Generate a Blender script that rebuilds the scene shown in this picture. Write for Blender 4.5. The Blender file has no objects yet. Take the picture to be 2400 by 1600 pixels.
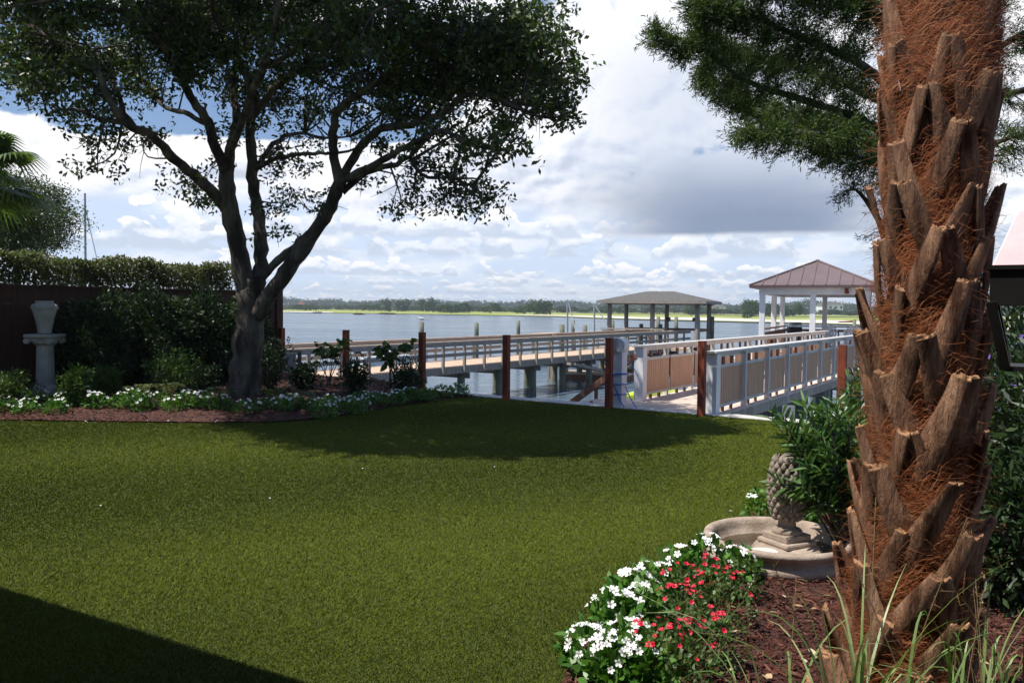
import bpy, math, random
import numpy as np
from mathutils import Vector, Matrix
rnd = random.Random(7)
rng = np.random.default_rng(7)
scene = bpy.context.scene
COL = scene.collection
R = math.radians

# ------------------------------------------------------------------ camera
CAMZ = 1.57; FPX = 1946.0
PITCH = math.atan(79.3/FPX); ROLL = 0.0093
fw = Vector((0, math.cos(PITCH), -math.sin(PITCH)))
up0 = Vector((0, math.sin(PITCH), math.cos(PITCH))); rt0 = Vector((1, 0, 0))
rt = rt0*math.cos(ROLL)+up0*math.sin(ROLL); up = -rt0*math.sin(ROLL)+up0*math.cos(ROLL)
cd = bpy.data.cameras.new('camera'); cam = bpy.data.objects.new('camera', cd); COL.objects.link(cam)
cd.sensor_width = 22.2; cd.lens = 22.2*FPX/2400; cd.clip_end = 8000; cd.clip_start = 0.05
M = Matrix((rt, up, -fw)).transposed().to_4x4(); M.translation = (0, 0, CAMZ); cam.matrix_world = M
scene.camera = cam
def ray(px, py): return fw*FPX+rt*(px-1200)+up*(800-py)
def G(px, py, z=0.0):
    r = ray(px, py); t = (z-CAMZ)/r.z; return Vector((r.x*t, r.y*t, z))
def AT(px, py, Y):
    r = ray(px, py); t = Y/r.y; return Vector((r.x*t, Y, CAMZ+r.z*t))

# ------------------------------------------------------------------ light
SUN_AZ = R(-108); SUN_EL = R(62)
S = Vector((math.sin(SUN_AZ)*math.cos(SUN_EL), math.cos(SUN_AZ)*math.cos(SUN_EL), math.sin(SUN_EL)))
sl = bpy.data.lights.new('sun', 'SUN'); so = bpy.data.objects.new('sun', sl); COL.objects.link(so)
sl.energy = 5.0; sl.angle = R(0.5); sl.color = (1, 0.95, 0.87)
so.rotation_euler = (-S).to_track_quat('-Z', 'Y').to_euler()
scene.view_settings.view_transform = 'Standard'; scene.view_settings.look = 'None'
scene.view_settings.exposure = 0.3; scene.view_settings.gamma = 1

class NT:
    def __init__(s, tree): s.t = tree; s.n = tree.nodes; s.l = tree.links
    def new(s, typ, **k):
        x = s.n.new(typ)
        for a, b in k.items(): setattr(x, a, b)
        return x
    def put(s, node, i, v):
        if v is None: return
        if isinstance(v, bpy.types.NodeSocket): s.l.new(v, node.inputs[i])
        else: node.inputs[i].default_value = v
    def m(s, op, a, b=None, c=None, clamp=False):
        x = s.new('ShaderNodeMath', operation=op); x.use_clamp = clamp
        s.put(x, 0, a); s.put(x, 1, b); s.put(x, 2, c); return x.outputs[0]
    def noise(s, vec, scale, detail=4, rough=0.55, dist=0.0):
        x = s.new('ShaderNodeTexNoise'); s.put(x, 'Vector', vec); x.inputs['Scale'].default_value = scale
        x.inputs['Detail'].default_value = detail; x.inputs['Roughness'].default_value = rough
        x.inputs['Distortion'].default_value = dist; return x.outputs['Fac']
    def ramp(s, fac, stops, interp='LINEAR'):
        x = s.new('ShaderNodeValToRGB'); s.put(x, 'Fac', fac); x.color_ramp.interpolation = interp
        e = x.color_ramp.elements
        while len(e) < len(stops): e.new(0.5)
        for k, (p, c) in enumerate(stops):
            e[k].position = p; e[k].color = (*c, 1) if len(c) == 3 else c
        return x.outputs['Color']
    def mix(s, fac, a, b, mode='MIX'):
        x = s.new('ShaderNodeMix', data_type='RGBA', blend_type=mode)
        s.put(x, 0, fac)
        for i, v in ((6, a), (7, b)):
            if isinstance(v, tuple) and len(v) == 3: v = (*v, 1)
            s.put(x, i, v)
        return x.outputs[2]
    def comb(s, a, b, c):
        x = s.new('ShaderNodeCombineXYZ'); s.put(x, 0, a); s.put(x, 1, b); s.put(x, 2, c); return x.outputs[0]
    def smooth(s, v, lo, hi):
        x = s.new('ShaderNodeMapRange', interpolation_type='SMOOTHSTEP')
        s.put(x, 0, v); x.inputs[1].default_value = lo; x.inputs[2].default_value = hi; return x.outputs[0]

def azel(px, py):
    r = ray(px, py).normalized(); return math.atan2(r.x, r.y), math.asin(r.z)

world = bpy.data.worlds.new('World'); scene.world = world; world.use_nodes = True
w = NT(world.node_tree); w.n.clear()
sky = w.new('ShaderNodeTexSky', sky_type='NISHITA'); sky.sun_disc = False
sky.sun_elevation = SUN_EL; sky.sun_rotation = SUN_AZ; sky.air_density = 1.0; sky.dust_density = 0.6; sky.ozone_density = 2.0
tc = w.new('ShaderNodeTexCoord').outputs['Generated']
sp = w.new('ShaderNodeSeparateXYZ'); w.l.new(tc, sp.inputs[0]); X, Y, Z = sp.outputs
az = w.m('ARCTAN2', X, Y); el = w.m('ARCSINE', Z)
zz = w.m('MAXIMUM', Z, 0.0); zc = w.m('ADD', zz, 0.11)
plane = w.comb(w.m('DIVIDE', X, zc), w.m('DIVIDE', w.m('MULTIPLY', Y, 1.0), zc), 0.0)
warp = w.m('SUBTRACT', w.noise(tc, 9, 3), 0.5)
plane_n = w.noise(plane, 1.15, 7, 0.6, 0.3)
# puffs in direction space, a little wider than tall
lowbright = w.m('SUBTRACT', 1.0, w.smooth(el, 0.02, 0.16))
fel = w.m('MULTIPLY', w.m('LOGARITHM', w.m('ADD', w.m('MAXIMUM', el, 0.0), 0.06), math.e), 0.38)
dirv = w.comb(az, fel, 0.3)
def puffs(da, de, det):
    v = w.comb(w.m('ADD', az, da), w.m('ADD', fel, de), 0.3)
    a = w.noise(v, 6.0, det, 0.53, 0.2); b = w.noise(v, 15, det, 0.53, 0.2)
    k = w.m('ADD', 0.25, w.m('MULTIPLY', lowbright, 0.35))
    return w.m('ADD', w.m('MULTIPLY', a, w.m('SUBTRACT', 1.0, k)), w.m('MULTIPLY', b, k))
puff = puffs(0, 0, 8); puff_up = puffs(-0.006, 0.013, 6)
def gauss(px, py, sx, sy):
    a, e = azel(px, py)
    da = w.m('DIVIDE', w.m('SUBTRACT', az, a), sx/FPX); de = w.m('DIVIDE', w.m('SUBTRACT', el, e), sy/FPX)
    q = w.m('ADD', w.m('MULTIPLY', da, da), w.m('MULTIPLY', de, de))
    return w.m('EXPONENT', w.m('MULTIPLY', q, -0.5))
def total(lst):
    o = None
    for k, g in lst:
        t = w.m('MULTIPLY', gauss(*g), k); o = t if o is None else w.m('ADD', o, t)
    return o
holes = total([(1.1, (60, 210, 150, 60)), (1.2, (330, 235, 150, 65)), (1.0, (600, 255, 120, 45)), (1.0, (620, 110, 200, 70)),
               (1.0, (1255, 15, 55, 45)), (0.75, (900, 170, 220, 60)), (0.8, (870, 300, 170, 28)), (0.45, (860, 505, 60, 16)), (0.45, (330, 590, 60, 14)), (0.9, (150, 60, 200, 50))])
cov = w.m('ADD', w.m('MULTIPLY', plane_n, 0.3), w.m('MULTIPLY', puff, 0.7))
cov = w.m('SUBTRACT', cov, w.m('MULTIPLY', holes, 0.17))
# cloud cover cut overhead and behind, out of view, to weaken the fill light
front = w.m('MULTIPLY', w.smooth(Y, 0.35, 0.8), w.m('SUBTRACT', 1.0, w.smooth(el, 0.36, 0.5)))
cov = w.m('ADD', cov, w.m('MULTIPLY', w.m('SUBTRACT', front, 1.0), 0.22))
cover = w.smooth(cov, 0.365, 0.415)
# brightness of the cloud: tops bright, bases grey
lit = w.m('ADD', w.m('MULTIPLY', w.m('SUBTRACT', puff, puff_up), 4.8), w.m('MULTIPLY', w.noise(dirv, 3.0, 4, 0.5), 1.1))
lit = w.m('ADD', lit, 0.13)
ccol = w.ramp(lit, [(0.30, (0.56, 0.62, 0.73)), (0.52, (0.74, 0.79, 0.88)), (0.68, (0.90, 0.92, 0.96)), (0.82, (1.0, 1.0, 1.0))])
# bands of flat bases near the horizon
band = w.noise(w.comb(w.m('MULTIPLY', az, 3.0), w.m('MULTIPLY', el, 34), 0.7), 1.0, 5, 0.55)
ccol = w.mix(w.m('MULTIPLY', w.m('MULTIPLY', w.m('SUBTRACT', 1.0, w.smooth(el, 0.02, 0.10)), 0.6), w.smooth(band, 0.45, 0.6)), ccol, (0.58, 0.67, 0.80))
# one dark flat-based cloud to the right
a0, e0 = azel(1750, 548)
adark = w.m('DIVIDE', w.m('SUBTRACT', az, a0), 330/FPX)
ad2 = w.m('EXPONENT', w.m('MULTIPLY', w.m('POWER', w.m('ABSOLUTE', adark), 4), -0.9))
ew = w.m('ADD', el, w.m('MULTIPLY', warp, 0.03))
eb = w.m('ADD', el, w.m('MULTIPLY', warp, 0.006))
dark = w.m('MULTIPLY', ad2, w.m('MULTIPLY', w.smooth(eb, e0-0.007, e0+0.004), w.m('SUBTRACT', 1.0, w.smooth(ew, e0+0.018, e0+0.105))))
dark = w.m('MULTIPLY', dark, 0.98, clamp=True)
grey = total([(0.75, (1620, 230, 170, 110)), (0.8, (1800, 420, 200, 70)), (0.45, (1100, 470, 120, 18)), (0.4, (400, 490, 300, 35)), (0.4, (1560, 430, 160, 60))])
grey = w.m('MULTIPLY', grey, w.m('ADD', 0.5, w.noise(dirv, 6, 3)), clamp=True)
ccol = w.mix(w.m('MULTIPLY', grey, 0.85), ccol, (0.55, 0.62, 0.75))
ccol = w.mix(dark, ccol, (0.22, 0.28, 0.40))
cover = w.m('MAXIMUM', cover, w.m('MULTIPLY', dark, 1.0))
cstr = w.mix(1.0, ccol, (11.5, 11.5, 11.7), 'MULTIPLY')
skyc = w.mix(1.0, sky.outputs[0], (1.05, 1.1, 1.25), 'MULTIPLY')
# rows of flat-based cumulus over the far shore, the farther rows lower and smaller
low = w.mix(w.smooth(el, 0.0, 0.10), (0.66, 0.78, 0.93), (0.60, 0.72, 0.90))
low = w.mix(w.smooth(w.noise(dirv, 10, 3), 0.45, 0.62), low, (0.82, 0.88, 0.96))
for ri, (by, hp, wpx) in enumerate([(704, 18, 45), (690, 28, 70), (672, 40, 90), (650, 52, 120), (604, 130, 210), (560, 90, 260)]):
    b_ = azel(1200, by)[1]; H_ = hp/FPX; fr = FPX/wpx
    eh = w.m('SUBTRACT', el, b_)
    big = w.noise(w.comb(w.m('MULTIPLY', az, fr), ri*3.7, 0.0), 1.0, 2, 0.5)
    fine = w.noise(w.comb(w.m('MULTIPLY', az, fr), w.m('MULTIPLY', el, fr*1.6), ri*5.1), 2.2, 5, 0.52)
    fine2 = w.noise(w.comb(w.m('MULTIPLY', az, fr), w.m('MULTIPLY', w.m('ADD', el, H_*0.16), fr*1.6), ri*5.1), 2.2, 5, 0.52)
    top = w.m('MULTIPLY', w.m('ADD', w.m('MULTIPLY', w.m('SUBTRACT', big, 0.38), 3.0), w.m('MULTIPLY', w.m('SUBTRACT', fine, 0.5), 3.2)), H_)
    up_ = w.smooth(w.m('SUBTRACT', top, eh), 0.0, H_*0.10)
    dn_ = w.smooth(w.m('ADD', eh, w.m('MULTIPLY', w.m('SUBTRACT', fine, 0.5), H_*0.22)), -H_*0.05, H_*0.07)
    shade = w.m('ADD', w.smooth(w.m('DIVIDE', eh, H_), 0.0, 0.75), w.m('MULTIPLY', w.m('SUBTRACT', fine, fine2), 3.6))
    rc = w.ramp(shade, [(0.05, (0.58, 0.66, 0.79)), (0.4, (0.82, 0.87, 0.94)), (0.75, (0.97, 0.98, 1.0)), (1.0, (1.04, 1.03, 1.02))])
    low = w.mix(w.m('MULTIPLY', w.m('MULTIPLY', up_, dn_), 0.93), low, rc)
low = w.mix(1.0, low, (11.5, 11.5, 11.7), 'MULTIPLY')
eL = azel(1200, 500)[1]
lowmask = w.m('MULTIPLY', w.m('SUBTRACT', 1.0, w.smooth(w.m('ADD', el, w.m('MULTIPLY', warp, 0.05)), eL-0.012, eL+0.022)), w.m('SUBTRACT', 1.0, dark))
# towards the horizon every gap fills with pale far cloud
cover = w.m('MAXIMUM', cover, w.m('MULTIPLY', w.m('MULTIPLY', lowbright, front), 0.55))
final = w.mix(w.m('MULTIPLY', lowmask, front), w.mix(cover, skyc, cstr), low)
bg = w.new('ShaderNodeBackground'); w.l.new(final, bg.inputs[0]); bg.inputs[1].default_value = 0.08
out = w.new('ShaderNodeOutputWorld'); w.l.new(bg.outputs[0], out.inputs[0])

# ------------------------------------------------------------------ materials
MATS = {}
def mat(name, col, col2=None, scale=6, rough=0.7, bump=0.0, bscale=None, stretch=(1, 1, 1), metal=0.0, spec=0.5, lo=0.35, hi=0.65, detail=5, col3=None):
    if name in MATS: return MATS[name]
    m = bpy.data.materials.new(name); m.use_nodes = True; t = NT(m.node_tree); t.n.clear()
    b = t.new('ShaderNodeBsdfPrincipled'); o = t.new('ShaderNodeOutputMaterial'); t.l.new(b.outputs[0], o.inputs[0])
    co = t.new('ShaderNodeTexCoord').outputs['Object']
    mp = t.new('ShaderNodeMapping'); t.l.new(co, mp.inputs[0]); mp.inputs['Scale'].default_value = stretch
    n = t.noise(mp.outputs[0], scale, detail, 0.6)
    if col2 is None: col2 = tuple(c*0.75 for c in col)
    stops = [(lo, col2), (hi, col)] + ([(min(hi+0.15, 1), col3)] if col3 else [])
    t.l.new(t.ramp(n, stops), b.inputs['Base Color'])
    b.inputs['Roughness'].default_value = rough; b.inputs['Metallic'].default_value = metal
    b.inputs['Specular IOR Level'].default_value = spec
    if bump:
        bn = t.noise(mp.outputs[0], bscale or scale*4, 6, 0.65)
        bp = t.new('ShaderNodeBump'); bp.inputs['Strength'].default_value = min(1, bump); bp.inputs['Distance'].default_value = 0.02*max(1, bump)
        t.l.new(bn, bp.inputs['Height']); t.l.new(bp.outputs[0], b.inputs['Normal'])
    MATS[name] = m; return m

def leafmat(name, cols, rough=0.45, trans=0.25, spec=0.4, tcol=None):
    m = bpy.data.materials.new(name); m.use_nodes = True; t = NT(m.node_tree); t.n.clear()
    b = t.new('ShaderNodeBsdfPrincipled'); o = t.new('ShaderNodeOutputMaterial')
    g = t.new('ShaderNodeNewGeometry').outputs['Random Per Island']
    n = len(cols); c = t.ramp(g, [(i/(n-1), cols[i]) for i in range(n)])
    t.l.new(c, b.inputs['Base Color']); b.inputs['Roughness'].default_value = rough; b.inputs['Specular IOR Level'].default_value = spec
    if trans:
        tr = t.new('ShaderNodeBsdfTranslucent'); t.l.new(t.mix(1.0, c, tcol or (1.3, 1.35, 0.6), 'MULTIPLY'), tr.inputs[0])
        mx = t.new('ShaderNodeMixShader'); mx.inputs[0].default_value = trans
        t.l.new(b.outputs[0], mx.inputs[1]); t.l.new(tr.outputs[0], mx.inputs[2]); t.l.new(mx.outputs[0], o.inputs[0])
    else: t.l.new(b.outputs[0], o.inputs[0])
    MATS[name] = m; return m

def woodmat(name, c1, c2, axis='z', rough=0.8, plank=0.0, sc=3.0):
    """weathered timber: long grain streaks along an axis of the object"""
    st = {'x': (0.6, 9, 9), 'y': (9, 0.6, 9), 'z': (9, 9, 0.6)}[axis]
    return mat(name, c1, c2, sc, rough, 0.35, sc*3, st, lo=0.3, hi=0.7)

# ------------------------------------------------------------------ mesh helpers
class MB:
    def __init__(s): s.v = []; s.f = []; s.smooth = False
    def add(s, vs, fs):
        n = len(s.v); s.v += [tuple(p) for p in vs]; s.f += [tuple(i+n for i in f) for f in fs]; return s
    def box(s, c, size, ax=None, ch=0.0):
        """box with half-axes; ax = (X, Y, Z) unit vectors"""
        c = Vector(c); ax = ax or (Vector((1, 0, 0)), Vector((0, 1, 0)), Vector((0, 0, 1)))
        h = [size[i]/2 for i in range(3)]
        vs = [c+ax[0]*h[0]*i+ax[1]*h[1]*j+ax[2]*h[2]*k for i in (-1, 1) for j in (-1, 1) for k in (-1, 1)]
        return s.add(vs, [(0, 1, 3, 2), (4, 6, 7, 5), (0, 4, 5, 1), (2, 3, 7, 6), (0, 2, 6, 4), (1, 5, 7, 3)])
    def beam(s, p0, p1, wd, ht, upv=(0, 0, 1)):
        p0 = Vector(p0); p1 = Vector(p1); d = (p1-p0); L = d.length; d.normalize(); u = Vector(upv)
        sd = d.cross(u)
        if sd.length < 1e-4: sd = d.cross(Vector((1, 0, 0)))
        sd.normalize(); u = sd.cross(d)
        return s.box((p0+p1)/2, (L, wd, ht), (d, sd, u))
    def tube(s, pts, rad, n=8, cap=True, lump=0.0, lr=None):
        pts = [Vector(p) for p in pts]; rings = []; prev = None
        for i, p in enumerate(pts):
            d = (pts[min(i+1, len(pts)-1)]-pts[max(i-1, 0)]).normalized()
            if prev is None:
                a = d.cross(Vector((0.13, 0.9, 0.2))); 
                if a.length < 1e-3: a = d.cross(Vector((1, 0, 0)))
            else: a = prev-d*prev.dot(d)
            a.normalize(); prev = a; b = d.cross(a)
            r = rad[i] if hasattr(rad, '__len__') else rad
            ring = []
            for k in range(n):
                t = 2*math.pi*k/n; rr = r*(1+(lump*(lr.random()-0.5) if lump else 0))
                ring.append(p+(a*math.cos(t)+b*math.sin(t))*rr)
            rings.append(ring)
        vs = [v for r_ in rings for v in r_]; fs = []
        for i in range(len(rings)-1):
            for k in range(n):
                fs.append((i*n+k, i*n+(k+1) % n, (i+1)*n+(k+1) % n, (i+1)*n+k))
        if cap: fs.append(tuple(range(n))[::-1]); fs.append(tuple((len(rings)-1)*n+k for k in range(n)))
        return s.add(vs, fs)
    def lathe(s, prof, n=32, c=(0, 0, 0), fr=None):
        vs = []; fs = []; c = Vector(c)
        for r, z in prof:
            for k in range(n):
                t = 2*math.pi*k/n; q = r*(fr(t, z) if fr else 1)
                vs.append(c+Vector((q*math.cos(t), q*math.sin(t), z)))
        for i in range(len(prof)-1):
            for k in range(n): fs.append((i*n+k, i*n+(k+1) % n, (i+1)*n+(k+1) % n, (i+1)*n+k))
        fs.append(tuple(range(n))[::-1]); fs.append(tuple((len(prof)-1)*n+k for k in range(n)))
        return s.add(vs, fs)
    def poly(s, pts): return s.add(pts, [tuple(range(len(pts)))])
    def prism(s, pts, h):
        n = len(pts); a = [Vector(p) for p in pts]; b = [p+Vector((0, 0, h)) for p in a]
        return s.add(a+b, [tuple(range(n))[::-1], tuple(range(n, 2*n))]+[(i, (i+1) % n, n+(i+1) % n, n+i) for i in range(n)])

def link(name, me, m, parent=None, loc=(0, 0, 0)):
    o = bpy.data.objects.new(name, me); COL.objects.link(o)
    if m is not None and len(me.materials) == 0: me.materials.append(m)
    if parent is not None: o.parent = parent
    o.location = loc; return o
def build(name, mb, m, parent=None, base=None, smooth=False, bevel=0.0, loc=(0, 0, 0)):
    me = bpy.data.meshes.new(name)
    if parent is not None and base is None: base = Vector(parent.get('_b', (0, 0, 0)))
    if base is not None: vs = [(v[0]-base[0], v[1]-base[1], v[2]-base[2]) for v in mb.v]
    else: vs = mb.v
    me.from_pydata(vs, [], mb.f); me.update()
    if smooth or mb.smooth: me.shade_smooth()
    o = link(name, me, m, parent, loc if parent is not None or base is None else base)
    if bevel:
        bv = o.modifiers.new('bevel', 'BEVEL'); bv.width = bevel; bv.segments = 2; bv.limit_method = 'ANGLE'
    return o
def npmesh(name, V, F, m, parent=None, base=None, smooth=False):
    me = bpy.data.meshes.new(name); V = np.asarray(V, dtype=np.float32); F = np.asarray(F, dtype=np.int32)
    if parent is not None and base is None: base = parent.get('_b', (0, 0, 0))
    if base is not None: V = V-np.array(base, dtype=np.float32)
    nf, k = F.shape
    me.vertices.add(len(V)); me.vertices.foreach_set('co', V.ravel())
    me.loops.add(nf*k); me.loops.foreach_set('vertex_index', F.ravel())
    me.polygons.add(nf); me.polygons.foreach_set('loop_start', np.arange(nf, dtype=np.int32)*k)
    me.update(calc_edges=True); me.validate()
    if smooth: me.shade_smooth()
    return link(name, me, m, parent, base if (parent is None and base is not None) else (0, 0, 0))
def thing(name, label, cat, loc=(0, 0, 0), group=None):
    o = bpy.data.objects.new(name, None); COL.objects.link(o); o.location = loc
    o.empty_display_size = 0.1; o['label'] = label; o['category'] = cat
    o['_b'] = tuple(loc)
    if group: o['group'] = group
    return o
def tag(o, label, cat, group=None):
    o['label'] = label; o['category'] = cat
    if group: o['group'] = group
    return o
def struct(o, kind='structure'): o['kind'] = kind; return o
def dup(o, loc, label=None, parent=None, rotz=None, scale=None):
    c = o.copy(); COL.objects.link(c)
    if parent is None:
        c.location = loc
        if rotz is not None: c.rotation_euler = (0, 0, rotz)
        if scale is not None: c.scale = (scale,)*3
        if label: c['label'] = label
    else: c.parent = parent
    for ch in o.children: dup(ch, None, None, c)
    return c

# numpy foliage -----------------------------------------------------------------
def unit(a): return a/np.maximum(np.linalg.norm(a, axis=1, keepdims=True), 1e-9)
def leaves(P, L, W, dirs=None, flat=0.0, g=None, six=False, droop=0.0):
    """P (n,3) base points -> leaf polygons"""
    g = g or rng; n = len(P); P = np.asarray(P, float)
    d = unit(g.normal(size=(n, 3))) if dirs is None else unit(dirs)
    nn = g.normal(size=(n, 3)); nn[:, 2] += flat*np.sign(g.random(n)+1)
    nn = unit(nn - d*np.sum(nn*d, axis=1, keepdims=True)); sd = np.cross(d, nn)
    L = (L*(0.7+0.6*g.random(n)))[:, None]; W = (W*(0.75+0.5*g.random(n)))[:, None]
    dz = np.zeros((n, 3)); dz[:, 2] = -droop
    if six:
        pts = [P, P+d*L*0.3+sd*W*0.5+nn*W*0.12, P+d*L*0.68+sd*W*0.42+nn*W*0.1+dz*L*0.4, P+d*L+dz*L, P+d*L*0.68-sd*W*0.42+nn*W*0.1+dz*L*0.4, P+d*L*0.3-sd*W*0.5+nn*W*0.12]
    else:
        pts = [P, P+d*L*0.5+sd*W*0.5+nn*W*0.15, P+d*L+dz*L, P+d*L*0.5-sd*W*0.5+nn*W*0.15]
    k = len(pts); V = np.stack(pts, axis=1).reshape(-1, 3)
    return V, np.arange(n*k).reshape(n, k)
def ball(n, c, r, g=None, shell=0.0, lump=0.25):
    """points in a lumpy ellipsoid; shell pushes them outward"""
    g = g or rng; d = unit(g.normal(size=(n, 3)))
    t = g.random(n)**(1/3.0); t = shell+(1-shell)*t if shell else t
    ph = np.array([1.3, 4.1, 2.2])+np.array(c)*3.1
    l = 1+lump*(np.sin(d[:, 0]*5+ph[0])*np.sin(d[:, 1]*6+ph[1])+0.6*np.sin(d[:, 2]*8+ph[2]+d[:, 0]*7))
    return np.array(c)+d*(t*l)[:, None]*np.array(r)
def merge(parts):
    V = []; F = []; n = 0
    for v, f in parts: V.append(v); F.append(f+n); n += len(v)
    return np.concatenate(V), np.concatenate(F)

# colours ---------------------------------------------------------------------
m_bark = mat('oak_bark', (0.17, 0.15, 0.12), (0.045, 0.037, 0.03), 5, 0.95, 2.0, 20, (1, 1, 0.3), col3=(0.36, 0.36, 0.30), spec=0.15, lo=0.4)
m_twig = mat('twig_bark', (0.11, 0.09, 0.07), (0.05, 0.04, 0.03), 9, 0.9)
m_oakleaf = leafmat('oak_leaf', [(0.014, 0.028, 0.006), (0.032, 0.062, 0.012), (0.06, 0.10, 0.02), (0.11, 0.15, 0.035)], 0.42, 0.22, 0.4)
m_cedar = leafmat('cedar_foliage', [(0.022, 0.045, 0.014), (0.045, 0.085, 0.02), (0.08, 0.13, 0.028), (0.12, 0.17, 0.035)], 0.6, 0.25, 0.3)
m_darkleaf = leafmat('shrub_leaf', [(0.012, 0.025, 0.01), (0.025, 0.05, 0.015), (0.045, 0.085, 0.02)], 0.45, 0.2)
m_midleaf = leafmat('bright_shrub_leaf', [(0.03, 0.07, 0.012), (0.06, 0.12, 0.02), (0.10, 0.17, 0.03)], 0.45, 0.3)
m_hedge = leafmat('hedge_leaf', [(0.05, 0.08, 0.02), (0.09, 0.13, 0.03), (0.14, 0.17, 0.05), (0.16, 0.12, 0.08)], 0.5, 0.25)
m_palmleaf = leafmat('palm_leaf', [(0.04, 0.09, 0.02), (0.09, 0.16, 0.035), (0.18, 0.24, 0.06)], 0.4, 0.35)
m_oleander = leafmat('oleander_leaf', [(0.03, 0.08, 0.02), (0.055, 0.13, 0.03), (0.10, 0.19, 0.05), (0.16, 0.26, 0.10)], 0.35, 0.25)
m_vinca = leafmat('bedding_leaf', [(0.04, 0.12, 0.015), (0.08, 0.20, 0.03), (0.15, 0.29, 0.06)], 0.4, 0.3)
m_rose = leafmat('rose_leaf', [(0.03, 0.07, 0.015), (0.07, 0.13, 0.03), (0.13, 0.18, 0.05)], 0.45, 0.3)
m_grassblade = leafmat('reed_blade', [(0.10, 0.19, 0.04), (0.18, 0.28, 0.08), (0.36, 0.42, 0.20)], 0.4, 0.3)
m_drygrass = leafmat('dry_stalk', [(0.16, 0.10, 0.05), (0.30, 0.22, 0.11)], 0.7, 0.2)
m_turf = leafmat('turf_blade', [(0.092, 0.122, 0.006), (0.108, 0.140, 0.008), (0.126, 0.158, 0.012), (0.20, 0.23, 0.035)], 0.6, 0.0, 0.08)
m_white = mat('white_petal', (0.86, 0.86, 0.84), (0.78, 0.78, 0.76), 8, 0.6)
m_red = mat('red_petal', (0.70, 0.015, 0.06), (0.5, 0.01, 0.03), 8, 0.5)
m_purple = mat('purple_petal', (0.25, 0.15, 0.6), (0.2, 0.1, 0.5), 8, 0.6)
m_yellow = mat('flower_eye', (0.6, 0.5, 0.08), (0.5, 0.4, 0.05), 8, 0.6)
m_lawn = mat('turf_backing', (0.055, 0.074, 0.006), (0.042, 0.058, 0.005), 2.5, 0.9, 0.3, 60, detail=8)
m_mulch = mat('mulch_ground', (0.10, 0.036, 0.022), (0.035, 0.013, 0.009), 14, 0.9, 1.0, 50)
m_chip = leafmat('mulch_chip', [(0.03, 0.010, 0.007), (0.065, 0.021, 0.014), (0.10, 0.034, 0.022), (0.19, 0.08, 0.055)], 0.8, 0.0, 0.15)
m_concrete = mat('seawall_concrete', (0.62, 0.60, 0.56), (0.5, 0.48, 0.45), 5, 0.85, 0.3, 40)
m_rust = mat('weathering_steel', (0.26, 0.052, 0.018), (0.14, 0.028, 0.012), 7, 0.75, 0.15, 60, (1, 1, 0.4))
m_fence = woodmat('fence_wood', (0.09, 0.034, 0.018), (0.045, 0.018, 0.010), 'z')
m_greywood = woodmat('grey_timber', (0.36, 0.32, 0.28), (0.20, 0.175, 0.15), 'z')
m_tanwood = mat('tan_decking', (0.62, 0.47, 0.34), (0.48, 0.35, 0.25), 2.2, 0.8, 0.2, 30, (1, 1, 1))
m_pinkdeck = mat('pale_decking', (0.70, 0.58, 0.49), (0.55, 0.45, 0.38), 3.0, 0.75, 0.2, 30)
m_picket = woodmat('cedar_picket', (0.70, 0.44, 0.28), (0.50, 0.30, 0.18), 'z')
m_beam = mat('weathered_beam', (0.46, 0.39, 0.32), (0.30, 0.25, 0.20), 3, 0.85, 0.3, 25)
m_brownwood = woodmat('brown_timber', (0.26, 0.13, 0.085), (0.15, 0.07, 0.045), 'z')
m_paint = mat('grey_white_paint', (0.64, 0.62, 0.58), (0.53, 0.51, 0.48), 4, 0.5, 0.1, 20, (1, 1, 0.3))
m_whitepaint = mat('white_paint', (0.82, 0.82, 0.82), (0.72, 0.73, 0.74), 4, 0.5, 0.1, 20, (1, 1, 0.3))
m_pile = mat('treated_pile', (0.22, 0.23, 0.16), (0.10, 0.11, 0.085), 4, 0.9, 0.6, 12, (1, 1, 0.25))
m_pilepaint = mat('green_grey_pile', (0.17, 0.21, 0.19), (0.07, 0.10, 0.095), 4, 0.85, 0.5, 12, (1, 1, 0.3))
m_roof = mat('brown_metal_roof', (0.24, 0.18, 0.17), (0.21, 0.155, 0.15), 2, 0.38, 0.05, 6, metal=0.25)
m_shingle = mat('grey_shingle', (0.15, 0.145, 0.135), (0.07, 0.067, 0.063), 9, 0.9, 0.5, 20, (1, 1, 2.5))
m_stone = mat('cast_stone', (0.48, 0.39, 0.31), (0.25, 0.185, 0.135), 7, 0.85, 0.35, 60, detail=8)
m_stonew = mat('pale_cast_stone', (0.42, 0.41, 0.37), (0.30, 0.29, 0.25), 7, 0.85, 0.3, 40, detail=8)
m_boot = mat('palm_boot', (0.42, 0.235, 0.14), (0.09, 0.036, 0.018), 6, 0.8, 1.6, 26, (2.8, 2.8, 0.45), col3=(0.46, 0.36, 0.31), spec=0.25, lo=0.36, hi=0.62)
m_cut = mat('palm_boot_cut', (0.44, 0.24, 0.12), (0.24, 0.12, 0.06), 30, 0.8, 0.4, 90)
m_fibre = leafmat('palm_fibre', [(0.11, 0.03, 0.013), (0.27, 0.078, 0.028), (0.42, 0.14, 0.05), (0.62, 0.30, 0.14)], 0.6, 0.15, 0.3, (1.2, 1.0, 0.8))
m_core = mat('palm_core', (0.085, 0.035, 0.02), (0.02, 0.009, 0.006), 18, 0.95, 1.0, 60, (1, 1, 0.5))
m_black = mat('dark_metal', (0.03, 0.026, 0.024), (0.018, 0.015, 0.014), 5, 0.45, metal=0.6)
m_copper = mat('copper_sheet', (0.84, 0.64, 0.65), (0.72, 0.44, 0.48), 3, 0.4, 0.05, 10, metal=0.3)
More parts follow.
